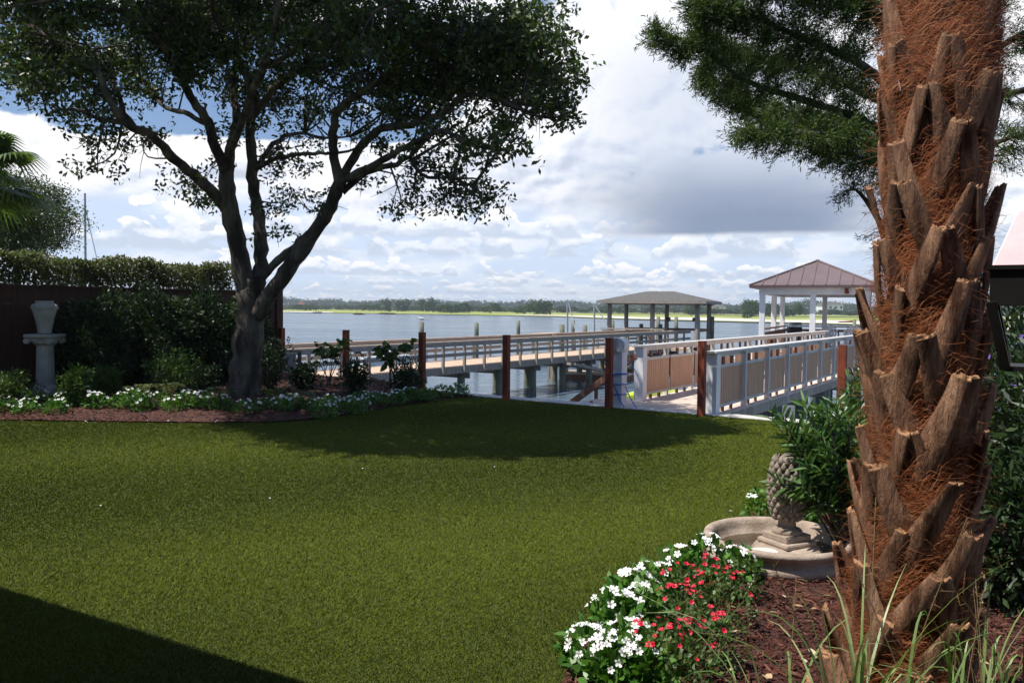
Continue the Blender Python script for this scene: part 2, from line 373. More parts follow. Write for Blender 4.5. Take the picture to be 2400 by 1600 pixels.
m_rope = mat('blue_rope', (0.05, 0.22, 0.72), (0.03, 0.15, 0.5), 40, 0.7)
m_kayak = mat('lime_plastic', (0.55, 0.75, 0.06), (0.48, 0.66, 0.05), 3, 0.35)
m_sand = mat('beach_sand', (0.80, 0.76, 0.68), (0.66, 0.61, 0.53), 0.08, 0.95)
m_marsh = mat('marsh_grass', (0.24, 0.31, 0.04), (0.32, 0.33, 0.09), 0.03, 0.95, stretch=(1, 2.5, 1), col3=(0.11, 0.17, 0.04))
m_dune = mat('dry_dune_grass', (0.30, 0.31, 0.12), (0.20, 0.25, 0.06), 0.04, 0.95)
m_farleaf = leafmat('far_tree_leaf', [(0.02, 0.042, 0.012), (0.04, 0.075, 0.018), (0.07, 0.115, 0.03)], 0.8, 0.1, 0.1)
m_woodleaf = leafmat('far_wood_leaf', [(0.03, 0.055, 0.02), (0.055, 0.09, 0.03), (0.08, 0.12, 0.04)], 0.8, 0.1, 0.1)
m_pebble = mat('light_stone', (0.72, 0.68, 0.63), (0.6, 0.56, 0.5), 9, 0.6)
m_grey = mat('grey_plastic', (0.42, 0.45, 0.5), (0.36, 0.39, 0.43), 4, 0.4)
m_hull = mat('white_gelcoat', (0.85, 0.85, 0.84), (0.8, 0.8, 0.79), 2, 0.2)
m_gull = mat('gull_feather', (0.75, 0.75, 0.74), (0.42, 0.43, 0.45), 9, 0.7)
m_glass = mat('window_dark', (0.05, 0.06, 0.08), (0.03, 0.04, 0.05), 3, 0.1)
m_stucco = mat('house_wall', (0.55, 0.50, 0.43), (0.5, 0.45, 0.38), 3, 0.9)

def water_mat():
    m = bpy.data.materials.new('sound_water'); m.use_nodes = True; t = NT(m.node_tree); t.n.clear()
    b = t.new('ShaderNodeBsdfPrincipled'); o = t.new('ShaderNodeOutputMaterial'); t.l.new(b.outputs[0], o.inputs[0])
    b.inputs['Base Color'].default_value = (0.10, 0.145, 0.19, 1); b.inputs['Roughness'].default_value = 0.12; b.inputs['IOR'].default_value = 1.18
    co = t.new('ShaderNodeTexCoord').outputs['Object']
    mp = t.new('ShaderNodeMapping'); t.l.new(co, mp.inputs[0]); mp.inputs['Rotation'].default_value = (0, 0, R(12)); mp.inputs['Scale'].default_value = (0.35, 1.2, 1)
    a = t.noise(mp.outputs[0], 0.9, 4, 0.55, 0.3); c = t.noise(mp.outputs[0], 4.5, 3, 0.6, 0.2); mp2 = t.new('ShaderNodeMapping'); t.l.new(co, mp2.inputs[0]); mp2.inputs['Scale'].default_value = (0.02, 0.11, 1); e = t.smooth(t.noise(mp2.outputs[0], 1.0, 6, 0.65), 0.35, 0.65)
    h = t.m('ADD', t.m('MULTIPLY', a, 0.30), t.m('MULTIPLY', c, 0.055))
    h = t.m('MULTIPLY', h, t.m('ADD', 0.25, t.m('MULTIPLY', e, 1.6)))
    bp = t.new('ShaderNodeBump'); bp.inputs['Strength'].default_value = 1.0; bp.inputs['Distance'].default_value = 1.1
    t.l.new(h, bp.inputs['Height']); t.l.new(bp.outputs[0], b.inputs['Normal']); return m
m_water = water_mat()

# ------------------------------------------------------------------ site axes: u runs along the seawall, d out over the water
UX, UY, DX, DY = 0.838, -0.546, 0.546, 0.838
def F(u, d, z=0.0): return Vector((u*UX+d*DX, u*UY+d*DY, z))
Uv = Vector((UX, UY, 0)); Dv = Vector((DX, DY, 0)); Zv = Vector((0, 0, 1))
def UD(v): return v.x*UX+v.y*UY, v.x*DX+v.y*DY
def u_at(px, d):
    r = ray(px, 720); k = r.x/r.y; return d*(DY*k-DX)/(UX-UY*k)
WZ = -2.1; SEA = 11.9

# ground ---------------------------------------------------------------------
mb = MB(); mb.poly([F(-60, -30), F(60, -30), F(60, SEA-0.06), F(-60, SEA-0.06)])
struct(build('lawn', mb, m_lawn))
mb = MB(); mb.box(F(0, SEA+0.09, -1.582), (120, 0.30, 3.2), (Uv, Dv, Zv)); struct(build('seawall', mb, m_concrete, bevel=0.01))
mb = MB(); mb.poly([(-4000, -30, WZ), (4000, -30, WZ), (4000, 6000, WZ), (-4000, 6000, WZ)]); struct(build('water', mb, m_water))

def bed_height_left(p):
    u, d = UD(p); f = (u_f - u)
    return 0
# left bed: gently mounded towards the fence
FX0 = AT(14, 700, 12.8); fence0 = Vector((FX0.x, 12.8, 0)); FU, FD0 = UD(fence0)
FD1 = SEA-0.1
edge = [(-500, 985), (-200, 984), (0, 985), (150, 988), (330, 990), (500, 992), (650, 990), (740, 983), (820, 972), (900, 957), (990, 944), (1088, 929)]
front_pts = [G(x, y) for x, y in edge]
def lerp(a, b, t): return a+(b-a)*t
def bed_surface():
    mb = MB(); rows = 22; N = 60; fr = []
    # resample the front edge
    seg = [0]
    for i in range(1, len(front_pts)): seg.append(seg[-1]+(front_pts[i]-front_pts[i-1]).length)
    for k in range(N+1):
        s_ = seg[-1]*k/N; i = max(j for j in range(len(seg)) if seg[j] <= s_+1e-6); i = min(i, len(seg)-2)
        fr.append(lerp(front_pts[i], front_pts[i+1], (s_-seg[i])/(seg[i+1]-seg[i])))
    back = []
    corner = F(FU, FD1)
    A = F(FU, UD(front_pts[0])[1]-1.5); L1 = (corner-A).length; B = F(UD(front_pts[-1])[0]+0.05, FD1); L2 = (B-corner).length
    for k in range(N+1):
        s_ = (L1+L2)*(k/N)
        back.append(lerp(A, corner, s_/L1) if s_ < L1 else lerp(corner, B, (s_-L1)/L2))
    vs = []
    for j in range(rows+1):
        t = j/rows
        for k in range(N+1):
            p = lerp(fr[k], back[k], t); dist = (back[k]-fr[k]).length*t
            z = 0.012+min(0.16, dist*0.09)*(1-math.exp(-dist*3))+0.012*math.sin(p.x*5)*math.sin(p.y*6)*min(1, dist*4)
            z *= min(1, (1-k/N)*5+0.25)
            vs.append(Vector((p.x, p.y, z+0.01)))
    fs = [(j*(N+1)+k, j*(N+1)+k+1, (j+1)*(N+1)+k+1, (j+1)*(N+1)+k) for j in range(rows) for k in range(N)]
    mb.add(vs, fs); return mb, vs
mbL, bedL = bed_surface(); struct(build('mulch_bed', mbL, m_mulch, smooth=True))
bedLn = np.array([[v.x, v.y, v.z] for v in bedL])
def zbed(x, y):
    i = np.argmin((bedLn[:, 0]-x)**2+(bedLn[:, 1]-y)**2); return float(bedLn[i, 2])
def GB(px, py):
    p = G(px, py, 0.1)
    for _ in range(3): p = G(px, py, zbed(p.x, p.y))
    return p
# right bed
redge = [(1295, 1700), (1318, 1600), (1345, 1525), (1400, 1450), (1480, 1380), (1560, 1325), (1640, 1290), (1690, 1235), (1770, 1205), (1850, 1180), (1895, 1120), (1905, 1060), (1925, 1010)]
rp = [G(x, y, 0.02) for x, y in redge]
rp = [Vector((rp[0].x-0.3, 1.9, 0.02))]+rp+[F(UD(rp[-1])[0]+0.1, SEA-0.07, 0.02), F(9, SEA-0.07, 0.02), F(9, -2, 0.02), Vector((2.4, 1.0, 0.02))]
mb = MB(); mb.poly(rp); struct(build('mulch_bed', mb, m_mulch))
def inside(x, y, P):
    x = np.asarray(x); y = np.asarray(y); c = np.zeros(x.shape, bool); n = len(P); j = n-1
    for i in range(n):
        xi, yi, xj, yj = P[i][0], P[i][1], P[j][0], P[j][1]
        hit = ((yi > y) != (yj > y)) & (x < (xj-xi)*(y-yi)/(yj-yi+1e-12)+xi); c ^= hit; j = i
    return c
# turf blades
def turf():
    g = np.random.default_rng(3); n = 2500000
    Dm = 2.3; DM = 15.5
    # sample depth with density falling with distance
    q = g.random(n); a = 0.55  # area density ~ D^(a-1)/D
    Yv = (Dm**a+q*(DM**a-Dm**a))**(1/a)
    kx = -1.0+1.7*g.random(n); Xv = kx*Yv
    P = rp; LB = [(v.x, v.y) for v in front_pts]+[(F(-30, 30).x, 60)]
    ok = (Xv*DX+Yv*DY) < SEA-0.07
    ok &= ~inside(Xv, Yv, [(p.x, p.y) for p in rp])
    lb = [(p.x, p.y) for p in front_pts]+[tuple(F(UD(front_pts[-1])[0], 14)[:2]), tuple(F(-30, 30)[:2]), (-60, 20), (-60, front_pts[0].y)]
    ok &= ~inside(Xv, Yv, lb)
    Xv = Xv[ok]; Yv = Yv[ok]; n = len(Xv)
    h = 0.012*(0.6+0.8*g.random(n)); wd = 0.0012*(Yv/3.0)**0.9
    lean = g.normal(size=(n, 2))*0.45
    # slow drift in the lie of the pile
    lean[:, 0] += 0.35*np.sin(Xv*0.9+Yv*0.6)+0.2*np.sin(Xv*3.1-Yv*2.2); lean[:, 1] += 0.3*np.sin(Yv*1.4-Xv*0.5)-0.15
    th = g.random(n)*math.pi; b = np.stack([Xv, Yv, np.zeros(n)], 1); s_ = np.stack([np.cos(th)*wd, np.sin(th)*wd, np.zeros(n)], 1)
    tip = b+np.stack([lean[:, 0]*h, lean[:, 1]*h, h], 1)
    V = np.stack([b-s_, b+s_, tip], 1).reshape(-1, 3)
    return V, np.arange(n*3).reshape(n, 3)
V, Fc = turf(); struct(npmesh('turf_grass', V, Fc, m_turf), 'stuff')['label'] = 'short dense green artificial turf covering the lawn'

def chips(pts, L, wd, name, g):
    n = len(pts); d = unit(np.stack([g.normal(size=n), g.normal(size=n), g.normal(size=n)*0.25], 1))
    nn = np.zeros((n, 3)); nn[:, 2] = 1; nn += g.normal(size=(n, 3))*0.35
    sd = unit(np.cross(d, nn)); L = (L*(0.4+g.random(n)))[:, None]; W = (wd*(0.5+g.random(n)))[:, None]
    P = pts; V = np.stack([P-d*L/2-sd*W/2, P-d*L/2+sd*W/2, P+d*L/2+sd*W*0.3, P+d*L/2-sd*W*0.3], 1).reshape(-1, 3)
    return V, np.arange(n*4).reshape(n, 4)
g = np.random.default_rng(5)
xs = g.uniform(0.1, 4.5, 60000); ys = 1.9+(g.random(60000)**1.4)*7.5; ok = inside(xs, ys, [(p.x, p.y) for p in rp]); xs = xs[ok]; ys = ys[ok]
v, f = chips(np.stack([xs, ys, 0.024+0.02*g.random(len(xs))], 1), 0.045, 0.009, 'c', g)
i = g.integers(0, len(bedLn), 16000); pl = bedLn[i]+np.stack([g.normal(size=16000)*0.12, g.normal(size=16000)*0.12, 0.004+0.012*g.random(16000)], 1)
uu = pl[:, 0]*DX+pl[:, 1]*DY; pl = pl[uu < SEA-0.1]
v2, f2 = chips(pl, 0.06, 0.014, 'c', g); V, Fc = merge([(v, f), (v2, f2)])
struct(npmesh('mulch_chips', V, Fc, m_chip), 'stuff')['label'] = 'loose red brown shredded mulch over the planting beds'
# fallen leaves and petals
g = np.random.default_rng(9); pts = []
for k in range(46):
    p = G(g.uniform(1720, 2330), g.uniform(1385, 1598), 0.05); pts.append(p[:])
V, Fc = leaves(np.array(pts), 0.045, 0.028, dirs=np.stack([g.normal(size=46), g.normal(size=46), g.normal(size=46)*0.15], 1), flat=5, g=g, six=True)
m_litter = leafmat('fallen_leaf', [(0.35, 0.2, 0.1), (0.5, 0.36, 0.2), (0.2, 0.24, 0.08), (0.55, 0.45, 0.3)], 0.7, 0)
struct(npmesh('leaf_litter', V, Fc, m_litter), 'stuff')['label'] = 'dry fallen leaves scattered over the mulch by the palm'
pts = [G(1708, 1196, 0.03)]+[G(g.uniform(150, 640), g.uniform(972, 990), 0.03) for _ in range(22)]+[G(g.uniform(200, 1600), g.uniform(1060, 1200), 0.02) for _ in range(5)]
V, Fc = leaves(np.array([p[:] for p in pts]), 0.026, 0.02, dirs=np.stack([g.normal(size=len(pts)), g.normal(size=len(pts)), np.zeros(len(pts))], 1), flat=5, g=g)
struct(npmesh('fallen_petals', V, Fc, m_white), 'stuff')['label'] = 'white petals dropped on the turf and the bed edge'

# ------------------------------------------------------------------ house whose eave shades the lower left of the lawn
q_ = 2.98/S.z; h0 = Vector((-0.85+S.x*q_-0.06, 3.45+S.y*q_-0.11, 0)); ud = Vector((0.867, -0.498, 0)); nd = Vector((0.498, 0.867, 0))
ho = thing('house', 'house beside the lawn, seen only through the eave shadow at the lower left', 'house', tuple(h0-nd*3))
mb = MB(); mb.box(h0-nd*3.2+Vector((0, 0, 3.1))-ud*1.0, (17, 6.4, 0.2), (ud, nd, Zv)); build('roof', mb, m_shingle, ho)
mb = MB(); mb.box(h0-nd*4.8+Vector((0, 0, 1.5))-ud*1.0, (16, 0.25, 3.0), (ud, nd, Zv)); build('wall', mb, m_stucco, ho)

# ------------------------------------------------------------------ steel posts along the seawall
mb = MB(); mb.box((0, 0, 0.52), (0.10, 0.10, 1.16), (Uv, Dv, Zv)); mb.box((0, 0, 1.103), (0.106, 0.106, 0.006), (Uv, Dv, Zv))
post = build('steel_post', mb, m_rust, bevel=0.004)
tag(post, '', 'post', 'rusty steel posts along the seawall')
pl_ = [(1648, 'rusty red steel post at the right side of the white boardwalk entrance'),
       (660, 'rusty steel post at the water end of the wooden fence'),
       (811, 'dark steel post in the left bed, behind the broad-leaved plants'),
       (990, 'dark steel post with the gull piling behind it, at the end of the left bed'),
       (1188, 'dark steel post at the lawn edge in front of the grey boardwalk piles'),
       (1430, 'dark shaded steel post beside the white post with the blue rope'),
       (1978, 'rusty red steel post just left of the shaggy palm trunk'),
       (2392, 'orange brown steel post under the copper lantern at the right edge')]
for k, (px, lab) in enumerate(pl_):
    p = F(u_at(px, SEA-0.14), SEA-0.14, 0)
    if k == 0: post.location = p; post['label'] = lab
    else: dup(post, p, lab)

# ------------------------------------------------------------------ wooden fence
fd0 = FD0-7.0; fd1 = SEA-0.25
fe = thing('wooden_fence', 'dark brown horizontal board fence behind the left bed', 'fence', tuple(F(FU, FD0)))
H = 1.84; k = 0; dd = fd0; bay = 1.8; dd = fd1
while dd > fd0:
    a = dd-bay
    mb = MB()
    for j in range(12):
        mb.box(F(FU, (a+dd)/2, 0.06+0.15*j+0.07), (0.025, bay-0.1, 0.1495), (Uv, Dv, Zv))
    build('board_panel', mb, m_fence, fe)
    mb = MB(); mb.box(F(FU, dd, H/2+0.005), (0.1, 0.1, H-0.03), (Uv, Dv, Zv)); build('fence_post', mb, m_fence, fe)
    dd = a
mb = MB(); mb.box(F(FU, (fd1+dd)/2, H), (0.13, fd1-dd+0.14, 0.03), (Uv, Dv, Zv)); build('cap_rail', mb, m_fence, fe)
mb = MB(); mb.box(F(FU, fd1+0.16, H/2+0.02), (0.16, 0.16, H+0.04), (Uv, Dv, Zv)); build('end_post', mb, m_fence, fe)

# ------------------------------------------------------------------ the oak
TY = 12.9
oak = thing('oak_tree', 'large spreading live oak with forked dark trunk over the left bed', 'tree', tuple(GB(575, 938)))
limbs = []   # (name, [(px,py,Y)], r0, r1)
def LP(l): return [AT(x, y, Y) for x, y, Y in l]
def nearer(l):
    return [(x, y, Y-1.9*min(1, max(0, (x-800)/450))) for x, y, Y in l]
limb_spec = [
 ('trunk', [(572, 945, 12.9), (573, 900, 12.9), (578, 850, 12.9), (584, 780, 12.9), (588, 710, 12.9), (588, 650, 12.9)], 0.31, 0.25),
 ('limb', [(578, 690, 12.85), (562, 600, 12.8), (545, 520, 12.7), (533, 440, 12.6), (528, 380, 12.5)], 0.21, 0.165),
 ('limb', [(530, 490, 12.7), (490, 440, 12.2), (440, 400, 11.8), (395, 360, 11.4), (355, 318, 11.0), (300, 295, 10.7), (260, 240, 10.4), (225, 165, 10.2)], 0.125, 0.05),
 ('limb', [(302, 292, 10.7), (230, 275, 10.5), (170, 255, 10.3), (110, 268, 10.2)], 0.05, 0.02),
 ('limb', [(316, 300, 10.7), (285, 250, 10.9), (270, 200, 11.1), (250, 150, 11.3), (190, 110, 11.4), (120, 90, 11.4)], 0.055, 0.02),
 ('limb', [(530, 400, 12.5), (500, 330, 12.3), (480, 275, 12.1), (445, 225, 11.9), (420, 170, 11.7), (380, 110, 11.5), (360, 50, 11.3), (330, -60, 11.0)], 0.12, 0.04),
 ('limb', [(478, 288, 12.2), (430, 265, 12.6), (380, 245, 13.0), (345, 205, 13.3), (310, 160, 13.6), (270, 120, 13.9)], 0.06, 0.025),
 ('limb', [(532, 400, 12.5), (545, 330, 12.7), (555, 270, 13.1), (540, 200, 13.5), (560, 120, 13.8), (540, 40, 14.0), (550, -80, 14.2)], 0.12, 0.04),
 ('limb', [(606, 655, 12.95), (612, 600, 13.1), (608, 530, 13.2), (595, 450, 13.2), (590, 380, 13.1), (588, 300, 13.0), (600, 240, 12.9), (580, 180, 12.7), (530, 100, 12.4), (500, 20, 12.2), (480, -100, 12.0)], 0.165, 0.05),
 ('limb', [(596, 270, 12.9), (640, 210, 12.6), (700, 165, 12.2), (740, 110, 11.9), (760, 50, 11.5), (800, -60, 11.2)], 0.09, 0.03),
 ('limb', [(598, 400, 13.1), (640, 340, 13.5), (700, 310, 13.9), (760, 325, 14.3), (820, 320, 14.6)], 0.07, 0.02),
 ('limb', [(600, 395, 13.1), (650, 372, 12.7), (720, 360, 12.3), (780, 360, 12.0), (850, 345, 11.8)], 0.06, 0.02),
 ('limb', [(600, 740, 12.85), (640, 680, 12.7), (680, 625, 12.6), (720, 570, 12.5), (760, 510, 12.4), (785, 455, 12.3), (800, 420, 12.2)], 0.19, 0.13),
 ('limb', [(608, 660, 12.9), (650, 612, 12.8), (692, 577, 12.6), (728, 545, 12.5)], 0.09, 0.09),
 ('limb', [(795, 430, 12.2), (785, 370, 12.1), (780, 310, 12.0), (800, 250, 11.9), (850, 215, 11.6), (900, 185, 11.3), (950, 130, 11.0), (1010, 85, 10.7)], 0.11, 0.035),
 ('limb', [(800, 420, 12.2), (840, 350, 12.2), (890, 305, 12.1), (960, 290, 12.0), (1030, 270, 11.9), (1090, 225, 11.8), (1160, 225, 11.8), (1230, 265, 11.9)], 0.10, 0.03),
 ('limb', [(800, 425, 12.2), (860, 395, 12.0), (920, 360, 11.7), (980, 330, 11.5), (1035, 308, 11.3), (1100, 335, 11.1), (1150, 350, 11.0)], 0.08, 0.025),
 ('limb', [(802, 450, 12.3), (860, 405, 12.6), (930, 385, 12.9), (960, 368, 13.0), (990, 410, 13.1), (1060, 420, 13.2), (1110, 435, 13.3)], 0.075, 0.02),
 ('limb', [(960, 370, 13.0), (975, 400, 12.9), (970, 440, 12.8), (960, 470, 12.8)], 0.03, 0.012),
 ('limb', [(1090, 225, 11.8), (1040, 170, 11.7), (1080, 110, 11.6), (1150, 90, 11.5)], 0.05, 0.02),
 ('limb', [(560, 120, 13.8), (620, 60, 14.3), (700, 20, 14.6)], 0.05, 0.02),
 ('limb', [(528, 385, 12.5), (560, 300, 11.8), (600, 200, 11.0), (640, 90, 10.2), (660, -60, 9.8)], 0.10, 0.04),
 ('limb', [(640, 150, 10.6), (760, 80, 10.0), (880, 30, 9.7), (960, -20, 9.6)], 0.05, 0.02),
 ('limb', [(420, 170, 11.7), (340, 60, 10.6), (240, 20, 10.0), (120, 0, 9.6)], 0.05, 0.02),
]
lr = random.Random(11); skel = []
def smoothpath(pts, k=4):
    out = []
    n = len(pts)
    for i in range(n-1):
        p0 = pts[max(i-1, 0)]; p1 = pts[i]; p2 = pts[i+1]; p3 = pts[min(i+2, n-1)]
        for j in range(k):
            t = j/k; out.append(0.5*((2*p1)+(-p0+p2)*t+(2*p0-5*p1+4*p2-p3)*t*t+(-p0+3*p1-3*p2+p3)*t*t*t))
    out.append(pts[-1]); return out
for nm, l, r0, r1 in limb_spec:
    pts = smoothpath(LP(nearer(l)), 4); N = len(pts)
    wob = [Vector((lr.uniform(-1, 1), lr.uniform(-1, 1), lr.uniform(-1, 1)))*0.018 if 2 < i < N-1 else Vector() for i in range(N)]
    pts = [p+w_ for p, w_ in zip(pts, wob)]
    if nm == 'trunk':
        rad = [r0*1.25, r0*1.15, r0*1.06]+[r0+(r1-r0)*i/(N-4) for i in range(N-3)]
        pts[0] = Vector((pts[0].x, pts[0].y, oak.location.z-0.08))
    else: rad = [r0+(r1-r0)*i/(N-1) for i in range(N)]
    rad = [r*(0.80 if nm == 'trunk' else 0.69)*(1+0.16*(lr.random()-0.5)) for r in rad]
    mb = MB(); mb.tube(pts, rad, 14 if r0 > 0.1 else 8, lump=0.10, lr=lr); build(nm, mb, m_bark, oak, smooth=True)
    if nm != 'trunk':
        for p, r in list(zip(pts, rad))[2:]: skel.append((p, r))
sk = np.array([p[:] for p, r in skel])
# foliage pads: (px, py, rx, ry, weight)
fol = [(60, 40, 120, 80, 3.0), (60, 150, 110, 60, 2.2), (180, 90, 140, 90, 3.4), (60, 205, 60, 30, 0.8), (180, 265, 90, 28, 1.0), (200, 310, 60, 30, 0.55), (320, 330, 70, 25, 0.45), (225, 385, 28, 18, 0.25), (330, 80, 150, 90, 4.0), (250, 190, 70, 45, 1.1), (370, 200, 60, 40, 0.8),
       (480, 60, 150, 80, 4.2), (480, 170, 90, 50, 1.2), (470, 400, 45, 30, 0.3), (455, 455, 50, 26, 0.45), (600, 90, 140, 90, 4.2), (610, 215, 110, 50, 1.3), (560, 300, 60, 40, 0.5), (670, 320, 80, 40, 0.45), (700, 420, 60, 50, 0.55), (660, 480, 60, 40, 0.4), (690, 540, 45, 22, 0.25), (720, 90, 130, 90, 4.0), (720, 220, 110, 60, 1.7), (760, 300, 90, 40, 0.8),
       (860, 90, 130, 90, 4.0), (870, 210, 90, 50, 1.6), (900, 280, 80, 30, 0.8), (990, 80, 130, 80, 3.8), (1020, 180, 90, 40, 2.0), (1120, 90, 120, 75, 3.4), (1230, 70, 90, 50, 2.0), (1150, 180, 110, 45, 2.4), (1260, 200, 85, 50, 2.4), (1280, 130, 60, 40, 1.2), (1290, 265, 55, 28, 0.9), (1200, 290, 70, 22, 0.7),
       (980, 250, 70, 30, 0.9), (1080, 300, 80, 25, 0.6), (1150, 345, 70, 28, 0.9), (1090, 370, 70, 25, 0.7), (960, 355, 70, 30, 0.6), (1000, 410, 60, 35, 0.7), (1110, 430, 50, 30, 0.8), (1100, 480, 45, 26, 0.7), (1000, 470, 60, 26, 0.5), (950, 480, 40, 20, 0.3), (860, 440, 30, 18, 0.2), (860, 340, 60, 30, 0.35), (740, 480, 30, 20, 0.2)]
og = np.random.default_rng(21); tot = sum(x[4] for x in fol); NPAD = 600
pads = []; sparse = []; twig = MB()
for px, py, rx, ry, wt in fol:
    for _ in range(max(2, int(round(NPAD*wt/tot)))):
        a = og.random()*2*math.pi; q = math.sqrt(og.random()); x = px+rx*q*math.cos(a); y = py+ry*q*math.sin(a)
        thick = 2.6 if py < 250 else 1.2
        # keep pads near the skeleton depth
        guess = AT(x, y, 12.0); dd2 = [(abs(s_[0]/s_[1]-guess.x/12.0)*1.0+abs((s_[2]-CAMZ)/s_[1]-(guess.z-CAMZ)/12.0)) for s_ in sk]
        j = int(np.argmin(dd2)); Yd = sk[j][1]+(abs(og.normal())*0.8-0.15)*thick*0.62; Yd = min(max(Yd, 8.6), 16.0)
        p = AT(x, y, Yd); pads.append(p); sparse.append(y > 235 and (x < 520 or x > 640))
        dist = np.linalg.norm(sk-np.array(p[:]), axis=1); j = int(np.argmin(dist)); b = Vector(sk[j])
        if dist[j] > 0.15:
            mid = (b+p)/2+Vector(og.normal(size=3))*0.12*dist[j]**0.5
            r0 = min(0.028, 0.008+0.012*dist[j])
            pp = smoothpath([b, mid, p], 3); twig.tube(pp, [r0+(0.005-r0)*i/(len(pp)-1) for i in range(len(pp))], 5, cap=False)
            for q_ in range(4):
                s0 = pp[lr.randrange(2, len(pp))]; e_ = s0+Vector(og.normal(size=3))*0.13; e_.z -= 0.05
                twig.tube([s0, (s0+e_)/2+Vector(og.normal(size=3))*0.03, e_], [0.006, 0.004, 0.002], 4, cap=False)
build('twigs', twig, m_twig, oak)['kind'] = 'stuff'
# crown above and behind the frame so that the shade on the lawn is that of the whole tree
for _ in range(900):
    a = og.random()*2*math.pi; q = math.sqrt(og.random()); pads.append(Vector((-3.75+2.7*q*math.cos(a), 9.8+2.2*q*math.sin(a), 6.3+1.4*og.random()*(1-q*0.6))))
for _ in range(130):
    a = og.random()*2*math.pi; q = math.sqrt(og.random()); pads.append(Vector((-4.2+3.1*q*math.cos(a), 12.6+1.3*q*math.sin(a), 6.6+1.2*og.random())))
for _ in range(320):
    tq = og.random(); pads.append(Vector((-6.6+5.4*tq+0.5*og.normal(), 14.9-2.8*tq+0.5*og.normal(), 6.3+1.2*og.random())))
PP = []; SG = 13
for ip, p in enumerate(pads):
    sp_ = ip < len(sparse) and sparse[ip]; n = 7 if sp_ else 13; c = np.array(p[:]); off = og.normal(size=(n, 3))*np.array([0.17, 0.17, 0.085])*(0.8 if sp_ else 1)
    s_c = c+off
    PP.append(s_c)
SC = np.concatenate(PP); n = len(SC); k = 9
base = np.repeat(SC, k, axis=0)+og.normal(size=(n*k, 3))*0.045
V, Fc = leaves(base, 0.080, 0.040, flat=0.6, g=og)
npmesh('crown', V, Fc, m_oakleaf, oak)

# ------------------------------------------------------------------ foreground palm trunk
PX, PY = AT(2150, 900, 3.05).x, 3.05
palm = thing('palm_tree', 'thick shaggy palm trunk with cut leaf bases close to the camera', 'palm tree', (PX, PY, 0.02))
pr = random.Random(31); pg = np.random.default_rng(31)
def axis_at(z): return Vector((PX+0.015*math.sin(z*1.7)+0.042*(z-1.0), PY, z))
def tr_rad(z): return 0.150+0.05*max(0, 1.0-z)-0.020*max(0, z-1.2)
mb = MB(); zs = [i*0.12-0.1 for i in range(32)]
mb.tube([axis_at(z) for z in zs], [tr_rad(z) for z in zs], 22, lump=0.12, lr=pr); build('trunk', mb, m_core, palm, smooth=True)
def strap(p0, p1, out0, out1, w0, w1, th, bend=0.0, nrm0=None):
    """curved crescent strip between two points; returns rings"""
    mb = MB(); n = 9; m_ = 7; d = (p1-p0); L = d.length; dn = d.normalized(); rings = []
    for i in range(n):
        t = i/(n-1); o = (out0*(1-t)+out1*t); o = (o-dn*o.dot(dn)).normalized(); s_ = dn.cross(o)
        c = p0+d*t+o*bend*math.sin(math.pi*t)
        wd = (w0+(w1-w0)*t)*(1+0.07*math.sin(t*9+w0*900)); ring = []; tw = math.sin(w0*5000)*0.5*t; o, s_ = (o*math.cos(tw)+s_*math.sin(tw)), (s_*math.cos(tw)-o*math.sin(tw))
        for k in range(m_):
            x = k/(m_-1)*2-1; ring.append(c+s_*x*wd/2-o*(x*x)*wd*0.16)
        for k in range(m_):
            x = 1-k/(m_-1)*2; ring.append(c+s_*x*wd/2*0.93-o*((x*x)*wd*0.16+th*(1-0.6*x*x)))
        rings.append(ring)
    m2 = 2*m_; vs = [v for r_ in rings for v in r_]; fs = []
    for i in range(n-1):
        for k in range(m2): fs.append((i*m2+k, i*m2+(k+1) % m2, (i+1)*m2+(k+1) % m2, (i+1)*m2+k))
    fs.append(tuple(range(m2))[::-1])
    cap = [rings[-1][k] for k in range(m2)]
    return vs, fs, cap
rows = 18; cnt = 0
